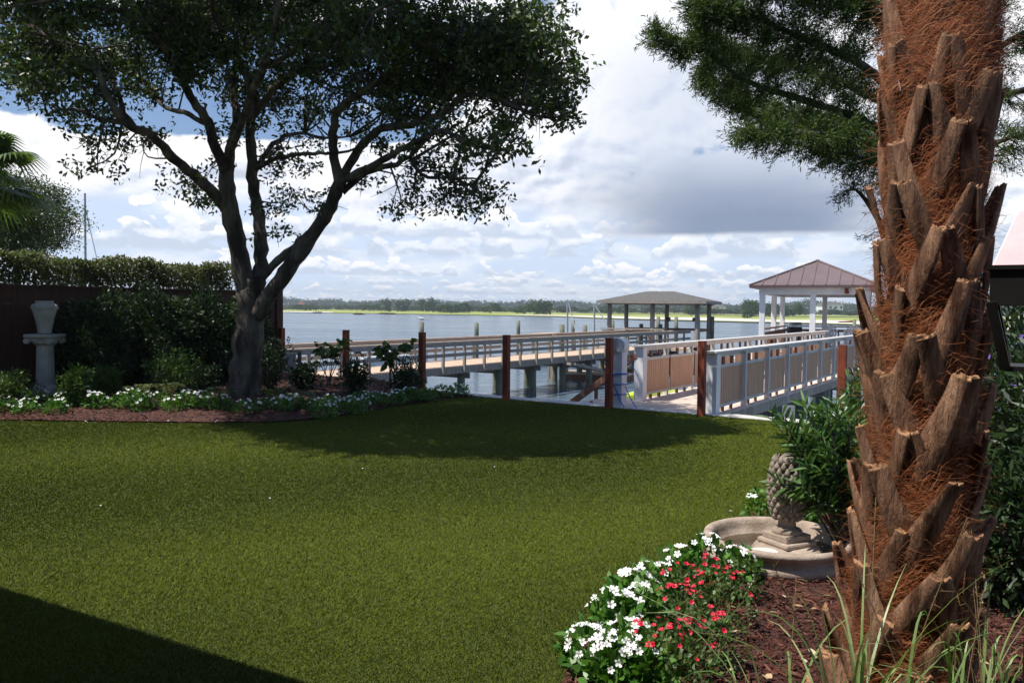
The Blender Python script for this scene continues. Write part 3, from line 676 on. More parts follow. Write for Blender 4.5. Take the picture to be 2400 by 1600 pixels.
for r_ in range(rows):
    zt = 0.12+r_*0.172     # height of the cut tip
    for k in range(6):
        a = 2*math.pi*(k+0.5*(r_ % 2))/6+r_*0.05+pr.uniform(-0.10, 0.10)-0.3
        # only the faces that could be seen (towards the camera and the sides)
        od = Vector((math.cos(a), math.sin(a), 0))
        if od.dot(Vector((-PX, -PY, 0)).normalized()) < -0.30: continue
        sdv = Vector((-math.sin(a), math.cos(a), 0)); z_ = zt+pr.uniform(-0.03, 0.03)
        ext = (pr.uniform(0.06, 0.12)+0.03*max(0, 1-z_))*(1-0.16*max(0, z_-1.2)); ln = pr.uniform(0.32, 0.43)
        tip = axis_at(z_)+od*(tr_rad(z_)+ext)+sdv*pr.uniform(-0.02, 0.02)
        bt = MB(); capm = MB(); wt_ = pr.uniform(0.070, 0.100)*(1-0.07*max(0, z_-1.2))
        for sg in ((-1, 1) if pr.random() < 0.8 else (pr.choice((-1, 1)),)):
            a2 = a+sg*pr.uniform(0.62, 1.0); zb = z_-ln; od2 = Vector((math.cos(a2), math.sin(a2), 0))
            bp_ = axis_at(zb)+od2*(tr_rad(zb)+0.004)
            tp = tip+sdv*sg*0.014
            vs, fs, cap = strap(bp_, tp, od2, (od+Vector((0, 0, 0.2))).normalized(), wt_*1.25, wt_*0.72, 0.020, bend=pr.uniform(-0.004, 0.024))
            bt.add(vs, fs); ctr = sum(cap, Vector())/len(cap)
            dn = (tp-bp_).normalized()
            ring2 = [c+dn*(0.002+0.016*pr.random()**2)+(ctr-c)*0.12 for c in cap]; nn = len(cap)
            capm.add(cap+ring2+[ctr+dn*0.002], [(i, (i+1) % nn, nn+(i+1) % nn, nn+i) for i in range(nn)]+[(nn+i, nn+(i+1) % nn, 2*nn) for i in range(nn)])
        b_ = build('leaf_base', bt, m_boot, palm, smooth=True); cm = build('cut_end', capm, m_cut, b_, base=Vector(palm['_b'])); cnt += 1
# fibres: bands that wrap round the trunk and tufts that stick out
FV = []; FF = []; nfv = 0
nf = 52000
za = pg.random(nf)*3.05-0.05; aa = pg.uniform(math.pi*0.78, math.pi*2.08, nf)
for i in range(nf):
    z0 = za[i]; a0 = aa[i]
    rowp = math.sin(z0*2*math.pi/0.27+3*a0*0.0+7*a0/2); 
    kind = pg.random()
    r0 = tr_rad(z0)+pg.uniform(0.0, 0.04)+(0.035 if z0 > 2.35 else 0)
    L = pg.uniform(0.025, 0.095); slope = 0.85*math.sin(z0*13+a0*4.3)+0.3*math.sin(z0*31-a0*9)+pg.normal()*0.22
    pts = []
    stick = pg.uniform(-0.015, 0.012) if kind < 0.93 else pg.uniform(0.03, 0.10)
    c1, c2 = pg.normal()*0.016, pg.normal()*0.016
    sgn = 1 if pg.random() < .5 else -1
    for j in range(5):
        t = j/4; a = a0+sgn*t*L/r0*math.cos(math.atan(slope)); z = z0+sgn*t*L*math.sin(math.atan(slope))+c1*math.sin(t*3.14)-0.02*t*t
        a += c1*2.5*math.sin(t*6.3); z += c2*0.6*math.sin(t*5.0); r = r0+stick*t*t+c2*math.sin(t*3.14); A = axis_at(z); pts.append((A.x+r*math.cos(a), A.y+r*math.sin(a), z))
    wd = pg.uniform(0.0005, 0.0012)
    for j in range(5):
        t = j/4; p = pts[j]; w_ = wd*(1-0.75*t); FV.append((p[0], p[1], p[2]+w_)); FV.append((p[0]+w_*0.5, p[1]-w_*0.5, p[2]-w_))
    for j in range(4):
        b = nfv+2*j; FF.append((b, b+1, b+3, b+2))
    nfv += 10
npmesh('fibre', np.array(FV), np.array(FF), m_fibre, palm)['kind'] = 'stuff'

# ------------------------------------------------------------------ cedar behind the palm
cb = Vector((AT(2200, 900, 6.6).x, 6.9, 0.02)); ced = thing('cedar_tree', 'feathery green cedar whose drooping boughs hang behind the palm', 'tree', tuple(cb))
mb = MB(); cr = random.Random(41); mb.tube([cb+Vector((0.05*math.sin(i), 0, i*0.5-0.1)) for i in range(13)], [0.13-0.006*i for i in range(13)], 12, lump=0.15, lr=cr); build('trunk', mb, m_bark, ced, smooth=True)
cg = np.random.default_rng(43)
bough = [[(2180, 420, 6.9), (2050, 300, 6.6), (1900, 240, 6.4), (1750, 190, 6.2), (1640, 110, 6.0), (1540, 78, 5.9)],
         [(2180, 300, 6.9), (2030, 160, 6.5), (1880, 90, 6.2), (1740, 30, 6.0), (1640, 10, 5.9)],
         [(2180, 430, 6.9), (2040, 330, 6.9), (1900, 290, 6.9), (1760, 240, 6.9), (1650, 170, 6.9)],
         [(2180, 480, 6.9), (2060, 360, 6.3), (1960, 320, 6.0), (1850, 310, 5.8), (1740, 300, 5.7)],
         [(2180, 200, 6.9), (2050, 40, 6.5), (1900, -30, 6.1), (1750, -60, 5.9)],
         [(2180, 300, 6.9), (1990, 200, 7.3), (1850, 150, 7.7), (1720, 120, 7.9), (1640, 75, 8.0)],
         [(2200, 330, 6.9), (2320, 240, 6.6), (2450, 200, 6.4), (2560, 200, 6.2)],
         [(2200, 300, 6.9), (2320, 130, 6.6), (2450, 60, 6.4), (2560, 30, 6.2)],
         [(2200, 430, 6.9), (2290, 360, 6.6), (2380, 320, 6.4), (2480, 320, 6.3)],
         [(2180, 100, 6.9), (2020, -60, 6.4), (1880, -160, 6.1)],
         [(2200, 120, 6.9), (2350, -60, 6.4), (2480, -160, 6.1)],
         [(2170, 470, 6.9), (2090, 400, 6.7), (2010, 370, 6.5), (1940, 350, 6.4)],
         [(2170, 640, 6.9), (2090, 560, 6.7), (2030, 470, 6.5), (2000, 440, 6.5)]]
SP = []; SD = []; bw = MB()
dens = [1.6, 2.4, 2.3, 1.2, 2.3, 2.4, 0.5, 0.8, 0.35, 1.2, 0.9, 0.45, 0.12]
for bi, bgh in enumerate(bough):
    pts = smoothpath(LP(bgh), 5); N = len(pts)
    bb = MB(); bb.tube(pts, [0.04-0.034*i/(N-1) for i in range(N)], 6); build('bough', bb, m_bark, ced, smooth=True)
    for i in range(int(150*dens[bi])):
        t = cg.random()**0.8; f_ = 0.16+0.84*t; ii = min(N-2, int(f_*(N-1))); b = pts[ii]+(pts[ii+1]-pts[ii])*cg.random()
        ax = (pts[ii+1]-pts[ii]).normalized(); side = Vector(cg.normal(size=3)); side.z *= 0.5; side = (side-ax*side.dot(ax)).normalized()
        L = cg.uniform(0.12, 0.38)*(1.12-0.75*f_)
        d = (side*0.8+ax*0.75+Vector((0, 0, -0.30 if cg.random() < 0.7 else 0.2))).normalized(); e_ = b+d*L+Vector((0, 0, -0.06*cg.random()))
        if i % 3 == 0: bw.tube([b, (b+e_)/2+Vector((0, 0, 0.02)), e_], [0.006, 0.004, 0.002], 4, cap=False)
        m_ = int(6+L*34)
        for j in range(m_):
            tt = 0.2+0.8*(j+0.5)/m_; q = b+(e_-b)*tt
            s2 = Vector(cg.normal(size=3)).normalized(); dd3 = (d*0.8+s2*0.75+Vector((0, 0, -0.1))).normalized(); SP.append(q[:]); SD.append(dd3[:])
build('twigs', bw, m_twig, ced)['kind'] = 'stuff'
SP = np.array(SP); SD = np.array(SD); k = 7; n = len(SP)
tt = np.tile(np.linspace(0, 1, k), n)[:, None]; base = np.repeat(SP, k, 0)+np.repeat(SD, k, 0)*tt*0.075
dirs = np.repeat(SD, k, 0)+cg.normal(size=(n*k, 3))*0.55
V, Fc = leaves(base, 0.036, 0.0065, dirs=dirs, g=cg); npmesh('foliage', V, Fc, m_cedar, ced)

# ------------------------------------------------------------------ shrubs
def shrub(name, label, cat, base, c, r, n, L, W, m, group=None, stems=5, shell=0.45, lump=0.22, flat=0.3, g=None, six=False):
    g = g or rng; t = thing(name, label, cat, tuple(base), group)
    P = ball(n, c, r, g, shell, lump); P[:, 2] = np.maximum(P[:, 2], base[2]+0.02)
    out_ = P-np.array(c); V, Fc = leaves(P, L, W, dirs=unit(out_)+g.normal(size=(n, 3))*0.8, flat=flat, g=g, six=six); npmesh('foliage', V, Fc, m, t)
    mb = MB()
    for k in range(stems):
        e_ = Vector(c)+Vector((g.normal()*r[0]*0.5, g.normal()*r[1]*0.5, r[2]*0.3)); b = Vector(base)+Vector((g.normal()*0.04, g.normal()*0.04, -0.02))
        mb.tube([b, (b+e_)/2+Vector(g.normal(size=3))*0.04, e_], [0.02, 0.014, 0.006], 5)
    build('stems', mb, m_twig, t); return t
def on(px, py, Y=None):
    return GB(px, py)
# big evergreen shrubs against the fence
for px, Y, zt, rr, lab in [(225, 13.3, 1.62, 0.62, 'tall dark shrub beside the stone urn, its left side catching the sun'),
                           (345, 14.0, 1.72, 0.8, 'dark rounded shrub against the fence under the middle of the hedge'),
                           (455, 14.7, 1.70, 0.8, 'dark shrub against the fence, just left of the oak trunk'),
                           (530, 15.6, 1.6, 0.7, 'dark shrub behind the left side of the oak trunk')]:
    c = AT(px, 800, Y); zb = 0.15; c.z = zb+(zt-zb)/2
    shrub('evergreen_shrub', lab, 'shrub', (c.x, c.y, zb), c[:], (rr, rr*0.85, (zt-zb)/2), 14000, 0.085, 0.034, m_darkleaf, 'large shrubs in front of the fence', shell=0.3)
for px, py, h, rr, mt, lab in [(178, 938, 0.42, 0.17, m_midleaf, 'small upright shrub in front of the stone pedestal, beside the white pipe'),
                          (247, 928, 0.40, 0.20, m_midleaf, 'small bright rounded shrub just right of the white pipe'),
                          (410, 925, 0.62, 0.33, m_midleaf, 'loose leafy shrub halfway between the pipe and the oak trunk'),
                          (478, 915, 0.36, 0.2, m_darkleaf, 'small dark shrub close to the left of the oak trunk'),
                          (632, 915, 0.75, 0.28, m_darkleaf, 'dark leafy shrub right of the oak trunk, before the fence end'),
                          (712, 912, 0.42, 0.2, m_darkleaf, 'small dark shrub beside the grey utility box'),
                          (832, 922, 0.50, 0.22, m_darkleaf, 'small dark shrub in front of the second steel post'),
                          (955, 928, 0.55, 0.24, m_darkleaf, 'dark upright shrub at the foot of the steel post with the gull'),
                          (20, 945, 0.42, 0.3, m_rose, 'bush with a few red blooms at the left edge of the bed'),]:
    p = GB(px, py); shrub('small_shrub', lab, 'shrub', p[:], (p.x, p.y, p.z+h*0.55), (rr, rr, h*0.5), int(1500+2500*rr), 0.06, 0.022, mt, 'small shrubs in the left bed', 7, 0.1, 0.5)
# broad-leaved stem plants at the seawall
def stem_plant(px, py, h, lab, n=7, sx=0.33):
    p = GB(px, py); t = thing('hydrangea_plant', lab, 'plant', p[:], 'broad leaved plants by the seawall'); g = np.random.default_rng(px); mb = MB(); LPt = []; LD = []
    for k in range(n):
        e_ = p+Vector((g.uniform(-sx, sx), g.normal()*0.12, h*g.uniform(0.7, 1.0))); m1 = (p+e_)/2+Vector((g.normal()*0.04, 0, 0.03)); b = p+Vector((g.normal()*0.06, g.normal()*0.04, -0.02))
        mb.tube([b, m1, e_], [0.009, 0.007, 0.004], 5)
        for j in range(14):
            tt = 0.5+0.5*g.random()**0.5; q = m1+(e_-m1)*((tt-0.5)*2); LPt.append(q[:]); v_ = g.normal(size=3); v_[2] = v_[2]*0.3+0.1; LD.append(v_)
    build('stem', mb, m_twig, t); V, Fc = leaves(np.array(LPt), 0.15, 0.085, dirs=np.array(LD), flat=1.2, g=g, six=True, droop=0.25); npmesh('foliage', V, Fc, m_midleaf, t)
stem_plant(770, 905, 0.85, 'broad leaved plant left of the second steel post', 7)
stem_plant(925, 915, 0.88, 'broad leaved plant left of the steel post with the gull', 8)
stem_plant(640, 890, 0.55, 'low broad leaved plant at the water end of the fence', 4, 0.2)
# ferns
def fern(px, py, lab, s=0.32, n=9):
    p = GB(px, py); g = np.random.default_rng(px+1); t = thing('fern', lab, 'fern', p[:], 'ferns in the left bed'); P = []; Dd = []
    for k in range(n):
        a = g.random()*6.28; L = s*g.uniform(0.8, 1.2)
        for j in range(16):
            tt = (j+1)/16; c = p+Vector((math.cos(a)*L*tt, math.sin(a)*L*tt, 0.02+L*0.9*math.sin(tt*2.2)*0.8))
            for sg in (-1, 1): P.append(c[:]); Dd.append((-math.sin(a)*sg+0.4*math.cos(a), math.cos(a)*sg+0.4*math.sin(a), 0.05))
    V, Fc = leaves(np.array(P), 0.06, 0.016, dirs=np.array(Dd), flat=3, g=g); npmesh('fronds', V, Fc, m_hedge if px < 400 else m_midleaf, t)
fern(330, 942, 'pale fern behind the white flowers, left of the other fern'); fern(395, 938, 'green fern in front of the loose leafy shrub'); fern(520, 945, 'low dark fern left of the foot of the oak', 0.26); fern(640, 945, 'low dark fern right of the foot of the oak', 0.26); fern(700, 950, 'low dark fern behind the shaded white flowers', 0.24)

# hedge beyond the fence
hg = np.random.default_rng(51); u_h = FU-0.55; t = thing('hedge', 'trimmed green and brown hedge rising above the wooden fence', 'hedge', tuple(F(u_h, FD0, 0)))
h_end = UD(AT(545, 640, 16.9))[1]; n = 40000; dv = FD0-3+hg.random(n)*(h_end-(FD0-3)); 
ht = 2.36+0.05*np.sin(dv*3)+0.03*np.sin(dv*9)
zz_ = 1.2+(ht-1.2)*(hg.random(n)**0.55); wv = 0.30*(0.8+0.4*np.sin(dv*5+zz_*4)); ang = hg.random(n)*6.28; uv_ = u_h+np.cos(ang)*wv*np.sqrt(hg.random(n))
keep = (zz_ > 1.9) | (hg.random(n) < 0.5+0.4*np.sin(dv*7)); dv = dv[keep]; zz_ = zz_[keep]; uv_ = uv_[keep]
P = np.stack([uv_*UX+dv*DX, uv_*UY+dv*DY, zz_], 1); V, Fc = leaves(P, 0.07, 0.032, flat=0.3, g=hg); npmesh('foliage', V, Fc, m_hedge, t)
mb = MB()
for k in range(70):
    dk = FD0-3+(h_end-FD0+3)*k/70+hg.normal()*0.05; b = F(u_h+hg.normal()*0.08, dk, 0); e_ = b+Vector((hg.normal()*0.12, hg.normal()*0.12, 2.2)); mb.tube([b, (b+e_)/2+Vector((hg.normal()*0.05, 0, 0)), e_], [0.018, 0.013, 0.006], 5)
build('stems', mb, mat('grey_twig', (0.25, 0.2, 0.16), (0.15, 0.11, 0.08), 9, 0.9), t)

# tree beyond the hedge at the left
def small_tree(name, label, base, c, r, n, L, W, m, grp=None, pads=60, trunk=0.12):
    t = thing(name, label, 'tree', tuple(base), grp); g = np.random.default_rng(int(abs(c[0])*100)); mb = MB()
    mb.tube([Vector(base)-Vector((0, 0, 0.1)), (Vector(base)+Vector(c))/2+Vector((0.1, 0, 0)), Vector(c)], [trunk, trunk*0.8, trunk*0.5], 9); build('trunk', mb, m_bark, t, smooth=True)
    pc = ball(pads, c, r, g, 0.25, 0.15); lb = MB()
    for q in pc:
        q = Vector(q); lb.tube([Vector(c)-Vector((0, 0, r[2]*0.4)), (Vector(c)+q)/2, q], [trunk*0.3, trunk*0.18, 0.008], 5, cap=False)
    build('limbs', lb, m_twig, t)
    P = np.repeat(pc, n//pads, 0); P = P+g.normal(size=P.shape)*np.array([r[0]*0.17, r[1]*0.17, r[2]*0.10]); V, Fc = leaves(P, L, W, flat=0.4, g=g); npmesh('crown', V, Fc, m, t); return t
c = AT(30, 505, 22); small_tree('evergreen_tree', 'dense round-headed tree beyond the hedge at the left edge', (c.x, 22, 0), c[:], (1.45, 1.5, 1.15), 26000, 0.085, 0.035, m_oakleaf, pads=130)
c = AT(-330, 560, 24); small_tree('evergreen_tree', 'unseen tree added beyond the fence, outside the left edge, to darken the left bed', (c.x, 24, 0), c[:], (2.6, 2.3, 2.0), 16000, 0.11, 0.05, m_oakleaf, pads=120)  # added out of view to keep light off the left bed

# fan palm at the left edge
pb = Vector((AT(-55, 880, 12.2).x, 12.2, 0.1)); t = thing('fan_palm', 'fan palm with bright arching fronds at the left edge', 'palm tree', pb[:])
mb = MB(); q = random.Random(5); mb.tube([pb+Vector((0, 0, i*0.28-0.1)) for i in range(13)], [0.115+0.02*(i % 2) for i in range(13)], 12, lump=0.25, lr=q); build('trunk', mb, m_core, t)
for i in range(30):
    bt = MB(); a = q.random()*6.28; z = 0.1+q.random()*2.3; o_ = Vector((math.cos(a), math.sin(a), 0)); bt.beam(pb+o_*0.1+Vector((0, 0, z)), pb+o_*0.2+Vector((0, 0, z+0.22)), 0.05, 0.02, o_[:]); build('leaf_base', bt, m_boot, t)
g = np.random.default_rng(77); ctop = pb+Vector((0, 0, 3.2))
for k in range(34):
    a = k*2.4+0.2; e = g.uniform(-0.35, 1.25); d = Vector((math.cos(a)*math.cos(e), math.sin(a)*math.cos(e)*0.8, math.sin(e))); L1 = g.uniform(0.4, 0.75); hub = ctop+d*L1
    fm = MB(); fm.tube([ctop, hub], [0.012, 0.008], 5)
    sdv = d.cross(Zv).normalized(); upn = sdv.cross(d)
    for j in range(26):
        b_ = (j/25-0.5)*3.6; dd4 = (d*math.cos(b_)+sdv*math.sin(b_)); L2 = 0.62*(0.75+0.25*math.cos(b_)); pv = None
        nrm = upn; wdt = 0.019; s_ = dd4.cross(nrm).normalized(); ps = []
        for m_ in range(4):
            tt = m_/3; c_ = hub+dd4*L2*tt+nrm*0.10*math.sin(tt*2)-Vector((0, 0, 0.30*tt**2.6*L2/0.6)); w_ = wdt*(0.5+math.sin(min(1, tt*1.3)*math.pi*0.8))*(1-tt**3*0.95); ps += [c_-s_*w_, c_+s_*w_]
        fm.add(ps, [(0, 1, 3, 2), (2, 3, 5, 4), (4, 5, 7, 6)])
    build('frond', fm, m_palmleaf, t)

# urn on pedestal
p = GB(107, 924); t = thing('stone_pedestal', 'white fluted stone pedestal with scrolled capital in the left bed', 'pedestal', p[:])
mb = MB(); mb.box(p+Vector((0, 0, 0.03)), (0.36, 0.36, 0.08)); mb.lathe([(0.17, 0.07), (0.175, 0.10), (0.15, 0.13), (0.14, 0.15)], 32, p); build('plinth', mb, m_stonew, t, bevel=0.01)
mb = MB(); mb.lathe([(0.135, 0.14), (0.13, 0.2), (0.118, 0.72), (0.12, 0.76)], 64, p, fr=lambda a, z: 1-0.045*abs(math.sin(a*8))); build('shaft', mb, m_stonew, t, smooth=False)
mb = MB(); mb.lathe([(0.13, 0.75), (0.17, 0.79), (0.165, 0.82)], 32, p); mb.box(p+Vector((0, 0, 0.895)), (0.42, 0.42, 0.05)); mb.box(p+Vector((0, 0, 0.845)), (0.34, 0.34, 0.06))
for sx in (-1, 1):
    for sy in (-1, 1): mb.tube([p+Vector((sx*0.17, sy*0.17-0.04, 0.82)), p+Vector((sx*0.17, sy*0.17+0.04, 0.82))], 0.045, 14)
build('capital', mb, m_stonew, t, bevel=0.006)
zu = p.z+0.922; uo = MB(); uo.lathe([(0.085, 0), (0.10, 0.01), (0.098, 0.05), (0.118, 0.17), (0.148, 0.29), (0.172, 0.37), (0.176, 0.41), (0.162, 0.445), (0.13, 0.465), (0.118, 0.475), (0.128, 0.49), (0.122, 0.50), (0.11, 0.50), (0.11, 0.44), (0.09, 0.4)], 48, (p.x, p.y, zu), fr=lambda a, z: 1+0.012*math.sin(a*10)*(1 if 0.05 < z < 0.36 else 0))
for k in range(14):
    a = k*2*math.pi/14; uo.tube([(p.x+0.168*math.cos(a), p.y+0.168*math.sin(a), zu+0.375), (p.x+0.15*math.cos(a+0.12), p.y+0.15*math.sin(a+0.12), zu+0.44)], [0.026, 0.022], 7)
tag(build('urn', uo, m_stonew, None, Vector((p.x, p.y, zu)), smooth=True), 'white stone urn with a leafy shoulder standing on the fluted pedestal', 'urn')
# pipe, utility box
p = GB(207, 934); mb = MB(); mb.lathe([(0.026, -0.02), (0.026, 0.13), (0.032, 0.132), (0.032, 0.15), (0.01, 0.16)], 16); o = build('white_pipe', mb, m_whitepaint, smooth=False); o.location = p; tag(o, 'short white capped pipe standing between two small shrubs', 'pipe')
p = GB(678, 903); t = thing('utility_box', 'grey electrical box under a small wooden cover at the fence end', 'electrical box', p[:])
mb = MB(); mb.box(p+Vector((0, 0, 0.38)), (0.20, 0.10, 0.34)); build('box', mb, m_grey, t, bevel=0.01)
mb = MB(); mb.box(p+Vector((0.0, 0.05, 0.11)), (0.04, 0.04, 0.24)); build('leg', mb, m_grey, t)
mb = MB(); mb.box(p+Vector((0.02, 0.02, 0.60)), (0.36, 0.26, 0.03)); build('cover', mb, m_greywood, t)
mb = MB(); mb.box(p+Vector((0.16, 0.08, 0.29)), (0.06, 0.05, 0.58)); build('cover_post', mb, m_greywood, t)

# ------------------------------------------------------------------ bedding flowers
def flower_mesh(name, m, r, npet=5, cup=0.15, eye=True):
    vs = []; fs = []
    for k in range(npet):
        a = 2*math.pi*k/npet; n0 = len(vs); wv = 0.62
        for (rr, da, z) in ((0.06, 0, 0.0), (0.55, -wv*0.9, cup*0.6), (0.95, -wv*0.55, cup), (1.0, 0, cup*0.8), (0.95, wv*0.55, cup), (0.55, wv*0.9, cup*0.6)):
            vs.append((r*rr*math.cos(a+da), r*rr*math.sin(a+da), r*z+0.0008*k))
        fs.append(tuple(range(n0, n0+6)))
    me = bpy.data.meshes.new(name); me.from_pydata(vs, [], fs); me.materials.append(m); return me
FW = flower_mesh('flower', m_white, 0.022, 5, 0.25); FWs = flower_mesh('flower', m_white, 0.019, 5, 0.55); FR = flower_mesh('flower', m_red, 0.0115, 6, 0.7); FR2 = flower_mesh('flower', m_red, 0.009, 5, 0.8)
FWL = flower_mesh('flower', m_white, 0.034)
def clump(name, label, cat, p, r, h, nl, meshes, nfl, grp, ml, seed, fl_scale=1.0, L=0.05, W=0.026):
    g = np.random.default_rng(seed); t = thing(name, label, cat, tuple(p), grp)
    P = ball(nl, (p[0], p[1], p[2]+h*0.35), (r, r, h*0.62), g, 0.45, 0.2); P[:, 2] = np.maximum(P[:, 2], p[2]+0.01)
    o_ = P-np.array((p[0], p[1], p[2])); V, Fc = leaves(P, L, W, dirs=unit(o_)+g.normal(size=(nl, 3))*0.6, flat=1.2, g=g, six=True); npmesh('foliage', V, Fc, ml, t)
    sm = MB()
    for k in range(7):
        e_ = Vector(P[g.integers(0, nl)]); sm.tube([Vector(p)-Vector((0, 0, 0.02)), (Vector(p)+e_)/2, e_], [0.004, 0.003, 0.002], 4)
    build('stems', sm, m_vinca, t)
    for k in range(nfl):
        a = g.random()*6.28; q = math.sqrt(g.random())*0.98
        x = math.cos(a)*q; y = math.sin(a)*q; zc_ = math.sqrt(max(0.02, 1-q*q))
        o = bpy.data.objects.new('flower', meshes[int(g.integers(0, len(meshes)))]); COL.objects.link(o); o.parent = t
        o.location = (x*r*1.05, y*r*1.05, h*0.38+h*0.66*zc_+0.012)
        nv = Vector((x*0.9+g.normal()*0.3, y*0.9-0.35+g.normal()*0.3, 0.9*zc_+0.35)).normalized(); o.rotation_euler = nv.to_track_quat('Z', 'Y').to_euler(); o.scale = (fl_scale*g.uniform(0.8, 1.2),)*3
    return t
# sunlit row along the left bed
row1 = [(15, 968, .21, 8), (62, 972, .2, 8), (90, 950, .2, 7), (150, 955, .22, 10), (195, 940, .2, 9), (130, 972, .18, 6), (225, 955, .2, 8), (285, 955, .2, 8), (330, 962, .17, 4), (310, 945, .2, 7), (365, 950, .22, 9), (410, 962, .2, 7), (440, 950, .22, 10), (475, 952, .2, 7), (520, 960, .17, 6), (575, 972, .2, 7), (620, 968, .2, 8), (660, 962, .2, 8), (690, 958, .19, 6)]
for k, (px, py, r, nfl) in enumerate(row1):
    p = GB(px, py); lab = 'white flowering bedding plant in the sunlit row along the left bed'
    clump('flowering_plant', lab, 'flower', p[:], r*0.8, 0.20, 260, [FW, FWs], int(nfl*1.5), 'sunlit white bedding plants of the left bed', m_vinca, 100+k, 1.15)
row2 = [(735, 965), (775, 958), (815, 962), (850, 950), (885, 950), (925, 945), (960, 938), (1000, 938), (1040, 930), (1075, 926), (760, 978), (840, 968)]
for k, (px, py) in enumerate(row2):
    p = GB(px, py); clump('flowering_plant', 'white flowering bedding plant in the shaded end of the row, under the steel posts', 'flower', p[:], 0.18, 0.20, 240, [FW, FWs], 12, 'shaded white bedding plants of the left bed', m_vinca, 200+k, 1.1)
# foreground, right bed
fgw = [(1345, 1560, .17, 17, 'leftmost large clump of white flowers at the corner of the right bed'), (1385, 1600, .15, 9, 'clump of white flowers at the bottom edge, left of the red roses'), (1390, 1500, .15, 10, 'clump of white flowers just above the leftmost large clump'),
       (1450, 1545, .15, 9, 'clump of white flowers between the leftmost clump and the red roses'), (1455, 1430, .17, 10, 'tall clump of white flowers on the lawn edge beyond the leftmost ones'), (1500, 1480, .14, 6, 'leafy white flower clump beside the red roses'),
       (1520, 1390, .15, 9, 'clump of white flowers halfway along the bed edge to the fountain'), (1590, 1365, .16, 8, 'clump of white flowers near the left rim of the fountain'), (1650, 1345, .16, 8, 'clump of white flowers against the fountain base'),
       (1720, 1350, .13, 6, 'clump of white flowers before the fountain rim with one red bloom'), (1480, 1610, .13, 5, 'low clump of white flowers at the bottom edge beside the red roses')]
for k, (px, py, r, nfl, lab) in enumerate(fgw):
    p = G(px+(48 if px < 1400 else 26 if px < 1500 else 8), py, 0.03); clump('flowering_plant', lab, 'flower', p[:], r*0.80, 0.15+0.03*((k*7) % 3), 230, [FW, FWs, FWs], int(nfl*1.9), 'white bedding plants in the right bed', m_vinca, 300+k, 1.0, 0.055, 0.03)
for k, (px, py, r, nfl, lab) in enumerate([(1790, 1222, .13, 10, 'white flowers behind the left rim of the fountain'), (1880, 1222, .12, 6, 'white flowers behind the fountain, under the oleander'), (1950, 1010, .25, 14, 'white flowers left of the palm trunk, close to the seawall')]):
    p = G(px, py, 0.03); clump('flowering_plant', lab, 'flower', p[:], r, 0.22, 260, [FW, FWs], nfl, 'white flowers beyond the fountain', m_vinca, 400+k, 1.2)
fgr = [(1600, 1420, .13, 9, 'red rose bush nearest the fountain clumps of white flowers'), (1585, 1500, .14, 12, 'red rose bush in the middle of the right bed edge'), (1690, 1470, .15, 8, 'red rose bush standing furthest right on the mulch'), (1660, 1400, .13, 8, 'small red rose bush below the fountain rim'),
       (1660, 1560, .14, 6, 'low red rose bush with few blooms near the bottom edge'), (1600, 1620, .14, 12, 'red rose bush cut by the bottom edge'), (1530, 1570, .12, 7, 'red rose bush next to the bottom white clumps'), (1740, 1400, .10, 1, 'sparse rose sprig with one bloom in front of the fountain base')]
for k, (px, py, r, nfl, lab) in enumerate(fgr):
    p = G(px, py, 0.03); clump('rose_bush', lab, 'rose bush', p[:], r, 0.20+0.03*(k % 3), 360, [FR, FR, FR2], int(nfl*1.9), 'red roses in the right bed', m_rose, 500+k, 1.15, 0.026, 0.015)

# ------------------------------------------------------------------ fountain
fc = AT(1826, 1200, 5.11); fcb = Vector((fc.x, 5.11, 0.03)); t = thing('stone_fountain', 'tan cast stone fountain with round basin in the right bed', 'fountain', fcb[:])
mb = MB(); mb.smooth = True
mb.lathe([(0.30, -0.02), (0.425, -0.01), (0.435, 0.02), (0.43, 0.045), (0.405, 0.06), (0.40, 0.075), (0.412, 0.09), (0.435, 0.10), (0.452, 0.115), (0.456, 0.13), (0.45, 0.145), (0.432, 0.152), (0.412, 0.148), (0.398, 0.135), (0.39, 0.11), (0.37, 0.05), (0.30, 0.03), (0.0001, 0.025)], 96, fcb); build('basin', mb, m_stone, t)
mb = MB(); mb.poly([(fcb.x+0.375*math.cos(a*math.pi/24), fcb.y+0.375*math.sin(a*math.pi/24), fcb.z+0.055) for a in range(48)])
build('basin_water', mb, mat('brown_basin_water', (0.06, 0.04, 0.02), (0.04, 0.03, 0.015), 3, 0.05), t)
pc = Vector((AT(1850, 1200, 5.11).x-0.02, 5.09, fcb.z)); mb = MB(); A1 = R(28); ax = (Vector((math.cos(A1), math.sin(A1), 0)), Vector((-math.sin(A1), math.cos(A1), 0)), Zv)
mb.lathe([(0.21, 0.03), (0.208, 0.06), (0.19, 0.085), (0.15, 0.098)], 48, pc); build('pedestal_dome', mb, m_stone, t, smooth=True)
mb = MB(); mb.box(pc+Vector((0, 0, 0.112)), (0.255, 0.255, 0.035), ax); o = build('pedestal_step', mb, m_stone, t, bevel=0.014)
mb = MB(); mb.box(pc+Vector((0, 0, 0.148)), (0.205, 0.205, 0.04), ax); build('pedestal_step', mb, m_stone, t, bevel=0.008)
mb = MB(); mb.lathe([(0.088, 0.165), (0.092, 0.172), (0.092, 0.185), (0.082, 0.195), (0.055, 0.205), (0.052, 0.24), (0.06, 0.255), (0.055, 0.26)], 40, pc); build('neck', mb, m_stone, t, smooth=True)
mb = MB(); mb.lathe([(0.05, 0.255), (0.085, 0.285), (0.102, 0.34), (0.106, 0.42), (0.10, 0.5), (0.08, 0.58), (0.05, 0.635), (0.02, 0.66)], 40, pc)
